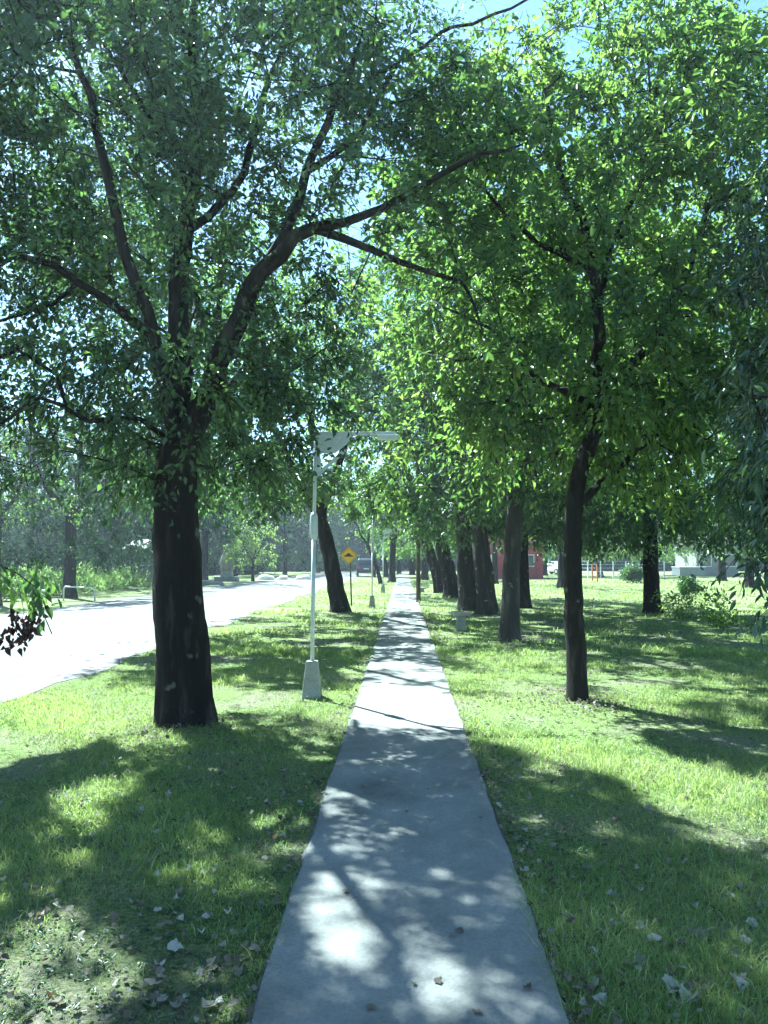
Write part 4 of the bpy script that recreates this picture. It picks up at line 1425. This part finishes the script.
for i, (u, sz, lab) in enumerate([(266, 0.75, 'long flat white stone just right of the small young tree'), (283, 0.42, 'small white stone between two longer ones at the road bend'),
                                  (300, 0.4, 'small white stone second from the lamp pole at the road bend'), (306, 0.55, 'white stone beside the lamp pole at the road bend')]):
    boulder('edging_stone', lab, (X(u, 62), 62, 0.08), (sz, 0.35, 0.28), M['white'], 'white stones along the road bend', seed=i)
for i, (u, lab) in enumerate([(208, 'long pale kerb stone left of the monument')]):
    boulder('edging_stone', lab, (X(u, 50), 50, 0.05), (0.9, 0.3, 0.22), M['stone_pale'], 'white stones along the road bend', seed=30 + i)

# pipe rail and white post
g0, g1 = G(66, 601), G(96, 601)
r = thing('pipe_rail', 'bent grey pipe rail on the verge across the road', 'rail', (g0[0], g0[1], 0))
MB().tube([(-0.1, 0, -0.05), (-0.1, 0, 0.5), (-0.05, 0, 0.56), (0.95, 0, 0.52), (1.12, 0, 0.42), (1.14, 0, -0.05)], 0.03, 10).build('pipe', M['galv'], r)
MB().tube([(0.5, 0, 0.54), (0.5, 0, 0.66)], 0.02, 8).build('pin', M['rust'], r)
g = G(44, 603)
o = MB().box(-0.09, 0.09, -0.09, 0.09, -0.05, 0.5, bev=0.015, taper=0.9).build('marker_post', M['white'])
o.location = (g[0], g[1], 0); tag(o, 'short white post on the verge left of the pipe rail', 'post')

# wire fence along the far side of the lawn
xa, xb, yf = X(575, 68), X(664, 68), 68.0
r = thing('wire_fence', 'pale post and wire fence at the far side of the lawn', 'fence', (xa, yf, 0))
n = 8
for k in range(n):
    xx = (xb - xa) * k / (n - 1)
    MB().box(xx - 0.045, xx + 0.045, -0.06, 0.06, -0.05, 1.5, bev=0.01).build('post', M['white'], r)
b = MB()
for z in (0.3, 0.6, 0.9, 1.2, 1.5):
    b.tube([(0, -0.07, z), (xb - xa, -0.07, z)], 0.012, 5)
b.build('wires', M['galv'], r)
for k, u in enumerate((592, 597)):
    o = MB().box(-0.05, 0.05, -0.05, 0.05, -0.05, 1.3, bev=0.01).build('timber_post', M['orange'])
    o.location = (X(u, 57), 57, 0)
    tag(o, ('left' if k == 0 else 'right') + ' one of two short orange posts before the fence', 'post', 'orange posts before the fence')

# ------------------------------------------------------------------ fallen leaves
def leaf_outline():
    pts = [(0, 0), (0.2, 0.06), (0.36, 0.14), (0.38, 0.3), (0.46, 0.46), (0.36, 0.58), (0.27, 0.72), (0.13, 0.8), (0, 1.0)]
    return pts + [(-a, b) for a, b in pts[-2:0:-1]]


OUT = leaf_outline()


def fallen(rs, size):
    """curled lobed leaf: fan round a centre; returns verts, tris"""
    cz = rs.uniform(0.0, 0.9)
    c2 = rs.uniform(-0.5, 0.9)
    v = [(0, 0.42, 0.0)]
    for a, b in OUT:
        a2 = a * rs.uniform(0.65, 1.2); b2 = b + rs.uniform(-0.06, 0.06)
        v.append((a2, b2, cz * (a2 * 2) ** 2 * 0.6 + c2 * (b2 - 0.42) ** 2 + rs.uniform(-0.07, 0.07)))
    n = len(OUT)
    t = [(0, 1 + i, 1 + (i + 1) % n) for i in range(n)]
    v = (np.array(v) - np.array([0, 0.42, 0])) * size
    v[:, 2] -= v[:, 2].min()
    return v, np.array(t)


rs = np.random.RandomState(99)
protos = []
for i in range(8):
    v, t = fallen(rs, 1.0)
    me = bpy.data.meshes.new('fallen_leaf')
    me.from_pydata([tuple(q) for q in v], [], [tuple(q) for q in t])
    a = me.attributes.new('tint', 'FLOAT', 'FACE')
    a.data.foreach_set('value', np.full(len(t), [0.4, 0.6, 0.8, 0.95, 0.5, 0.7, 0.85, 1.0][i], dtype=np.float32))
    me.materials.append(M['litter'])
    protos.append(me)
spots = [(190, 802, 1.5), (174, 950, 1.6), (150, 985, 1.7), (300, 985, 1.0), (240, 960, 1.1), (210, 1005, 1.5), (135, 870, 1.0), (60, 1000, 1.2), (278, 905, 1.0), (247, 905, 1.2), (264, 830, 1.0), (180, 890, 1.1),
         (700, 935, 1.7), (655, 940, 1.5), (670, 985, 1.6), (735, 950, 1.5), (752, 922, 1.4), (690, 1000, 1.9), (730, 850, 1.3), (735, 985, 1.6), (640, 960, 1.3), (600, 1000, 1.2), (745, 940, 1.3), (540, 815, 0.8), (610, 895, 1.0), (545, 890, 1.0)]
allp = []
for (u, v, s) in spots:
    allp.append((u, v, s * 0.047))
for j in range(260):
    if rs.rand() < 0.6:
        u, v = rs.uniform(90, 330), rs.uniform(770, 1015)
    else:
        u, v = rs.uniform(500, 765), rs.uniform(770, 1015)
        if u < 480 + (v - 770) * 0.35: continue
    allp.append((u, v, rs.uniform(0.022, 0.05)))
cnt = 0
for (u, v, s) in allp:
    g = G(u, v, 0.02)
    if abs(g[0] - PX) < PW + 0.03 and s > 0:
        continue
    o = bpy.data.objects.new('fallen_leaf', protos[rs.randint(8)])
    C.objects.link(o)
    o.location = (g[0], g[1], 0.008 + rs.rand() * 0.02)
    o.scale = (s, s, s)
    o.rotation_euler = (rs.normal() * 0.35, rs.normal() * 0.35, rs.rand() * 6.28)
    left = g[0] < 0
    tag(o, 'dry pale curled leaf lying in the near grass left of the footpath' if left else 'dry pale curled leaf lying in the near grass right of the footpath', 'fallen leaf',
        'fallen leaves left of the footpath' if left else 'fallen leaves right of the footpath')
    cnt += 1
print('fallen', cnt)
V = []; T = []; off = 0; tt = []
for j in range(9000):
    Y = 2.2 + 22 * rs.rand() ** 1.8
    x = rs.uniform(-0.62, 0.62) * Y - 0.02 * Y
    if x < -4.4: continue
    if j % 6 == 0:
        c_ = [A0, B0][(j // 6) % 2]
        x, Y = c_[0] + rs.normal() * 0.5, c_[1] - 0.2 + rs.normal() * 0.45
    elif j % 6 == 1:
        x = PX + (PW + abs(rs.normal()) * 0.12) * (1 if rs.rand() < 0.5 else -1)
    onp = abs(x - PX) < PW
    if onp and rs.rand() < 0.93: continue
    dens = 0.5 + 0.5 * math.sin(x * 1.3 + Y * 0.7) * math.sin(Y * 1.1 - x)
    if rs.rand() > dens + 0.15: continue
    v, t = fallen(rs, rs.uniform(0.018, 0.045))
    ax_, ay_, az_ = rs.normal() * 0.35, rs.normal() * 0.35, rs.rand() * 6.28
    R_ = np.array(Matrix.Rotation(az_, 3, 'Z') @ Matrix.Rotation(ax_ * (0.3 if onp else 1), 3, 'X') @ Matrix.Rotation(ay_ * (0.3 if onp else 1), 3, 'Y'))
    v = v @ R_.T
    v[:, 2] -= v[:, 2].min()
    v += np.array([x, Y, 0.037 if onp else 0.01 + rs.rand() * 0.035])
    V.append(v); T.append(t + off); off += len(v)
    tt.append(np.full(len(t), rs.rand() ** 1.2 * 0.95))
tag(np_mesh('leaf_litter', np.concatenate(V), [np.concatenate(T)], M['litter'], None, np.concatenate(tt)), 'small dry leaf litter scattered through the grass', 'leaf litter', None, 'stuff')


# low broad-leaved weeds in the lawn
rs = np.random.RandomState(123)
n = 9000
Y = 2.0 + 13 * rs.rand(n) ** 1.5
x = rs.uniform(-0.62, 0.62, n) * Y - 0.02 * Y
k = (np.abs(x - PX) > PW + 0.02) & (x > -4.4) & (vnoise(x * 1.3, Y * 1.3, 5) > 0.52)
x, Y = x[k], Y[k]
p = np.stack([x, Y, np.full(len(x), 0.008)], 1)
p = np.repeat(p, 5, 0)
a = rs.rand(len(p)) * 6.283
ax = unit(np.stack([np.cos(a), np.sin(a), rs.uniform(0.15, 0.9, len(p))], 1))
p = p + rs.normal(size=p.shape) * np.array([0.012, 0.012, 0.0])
ll = rs.uniform(0.012, 0.028, len(p))
v, f = leaf_arrays(p, ax, unit(np.stack([-np.cos(a) * 0.3, -np.sin(a) * 0.3, np.ones(len(p))], 1)), ll, ll * 0.5)
tag(np_mesh('lawn_weeds', v, [f], M['leaf_dark'], None, np.repeat(rs.rand(len(p)) * 0.9, 2)), 'small broad-leaved weeds scattered through the near lawn', 'weeds', None, 'stuff')

# ------------------------------------------------------------------ the air itself
m, n_, N, L = new_mat('haze_air')
out = N.new('ShaderNodeOutputMaterial')
pv = N.new('ShaderNodeVolumePrincipled')
pv.inputs['Color'].default_value = (0.86, 0.92, 1.0, 1)
pv.inputs['Density'].default_value = 0.0008
pv.inputs['Anisotropy'].default_value = 0.5
L.new(pv.outputs[0], out.inputs['Volume'])
hz = MB().box(-130, 130, -30, 160, -1.0, 19.0).build('haze', m)
tag(hz, 'thin sunlit haze under and between the trees', 'haze', None, 'stuff')
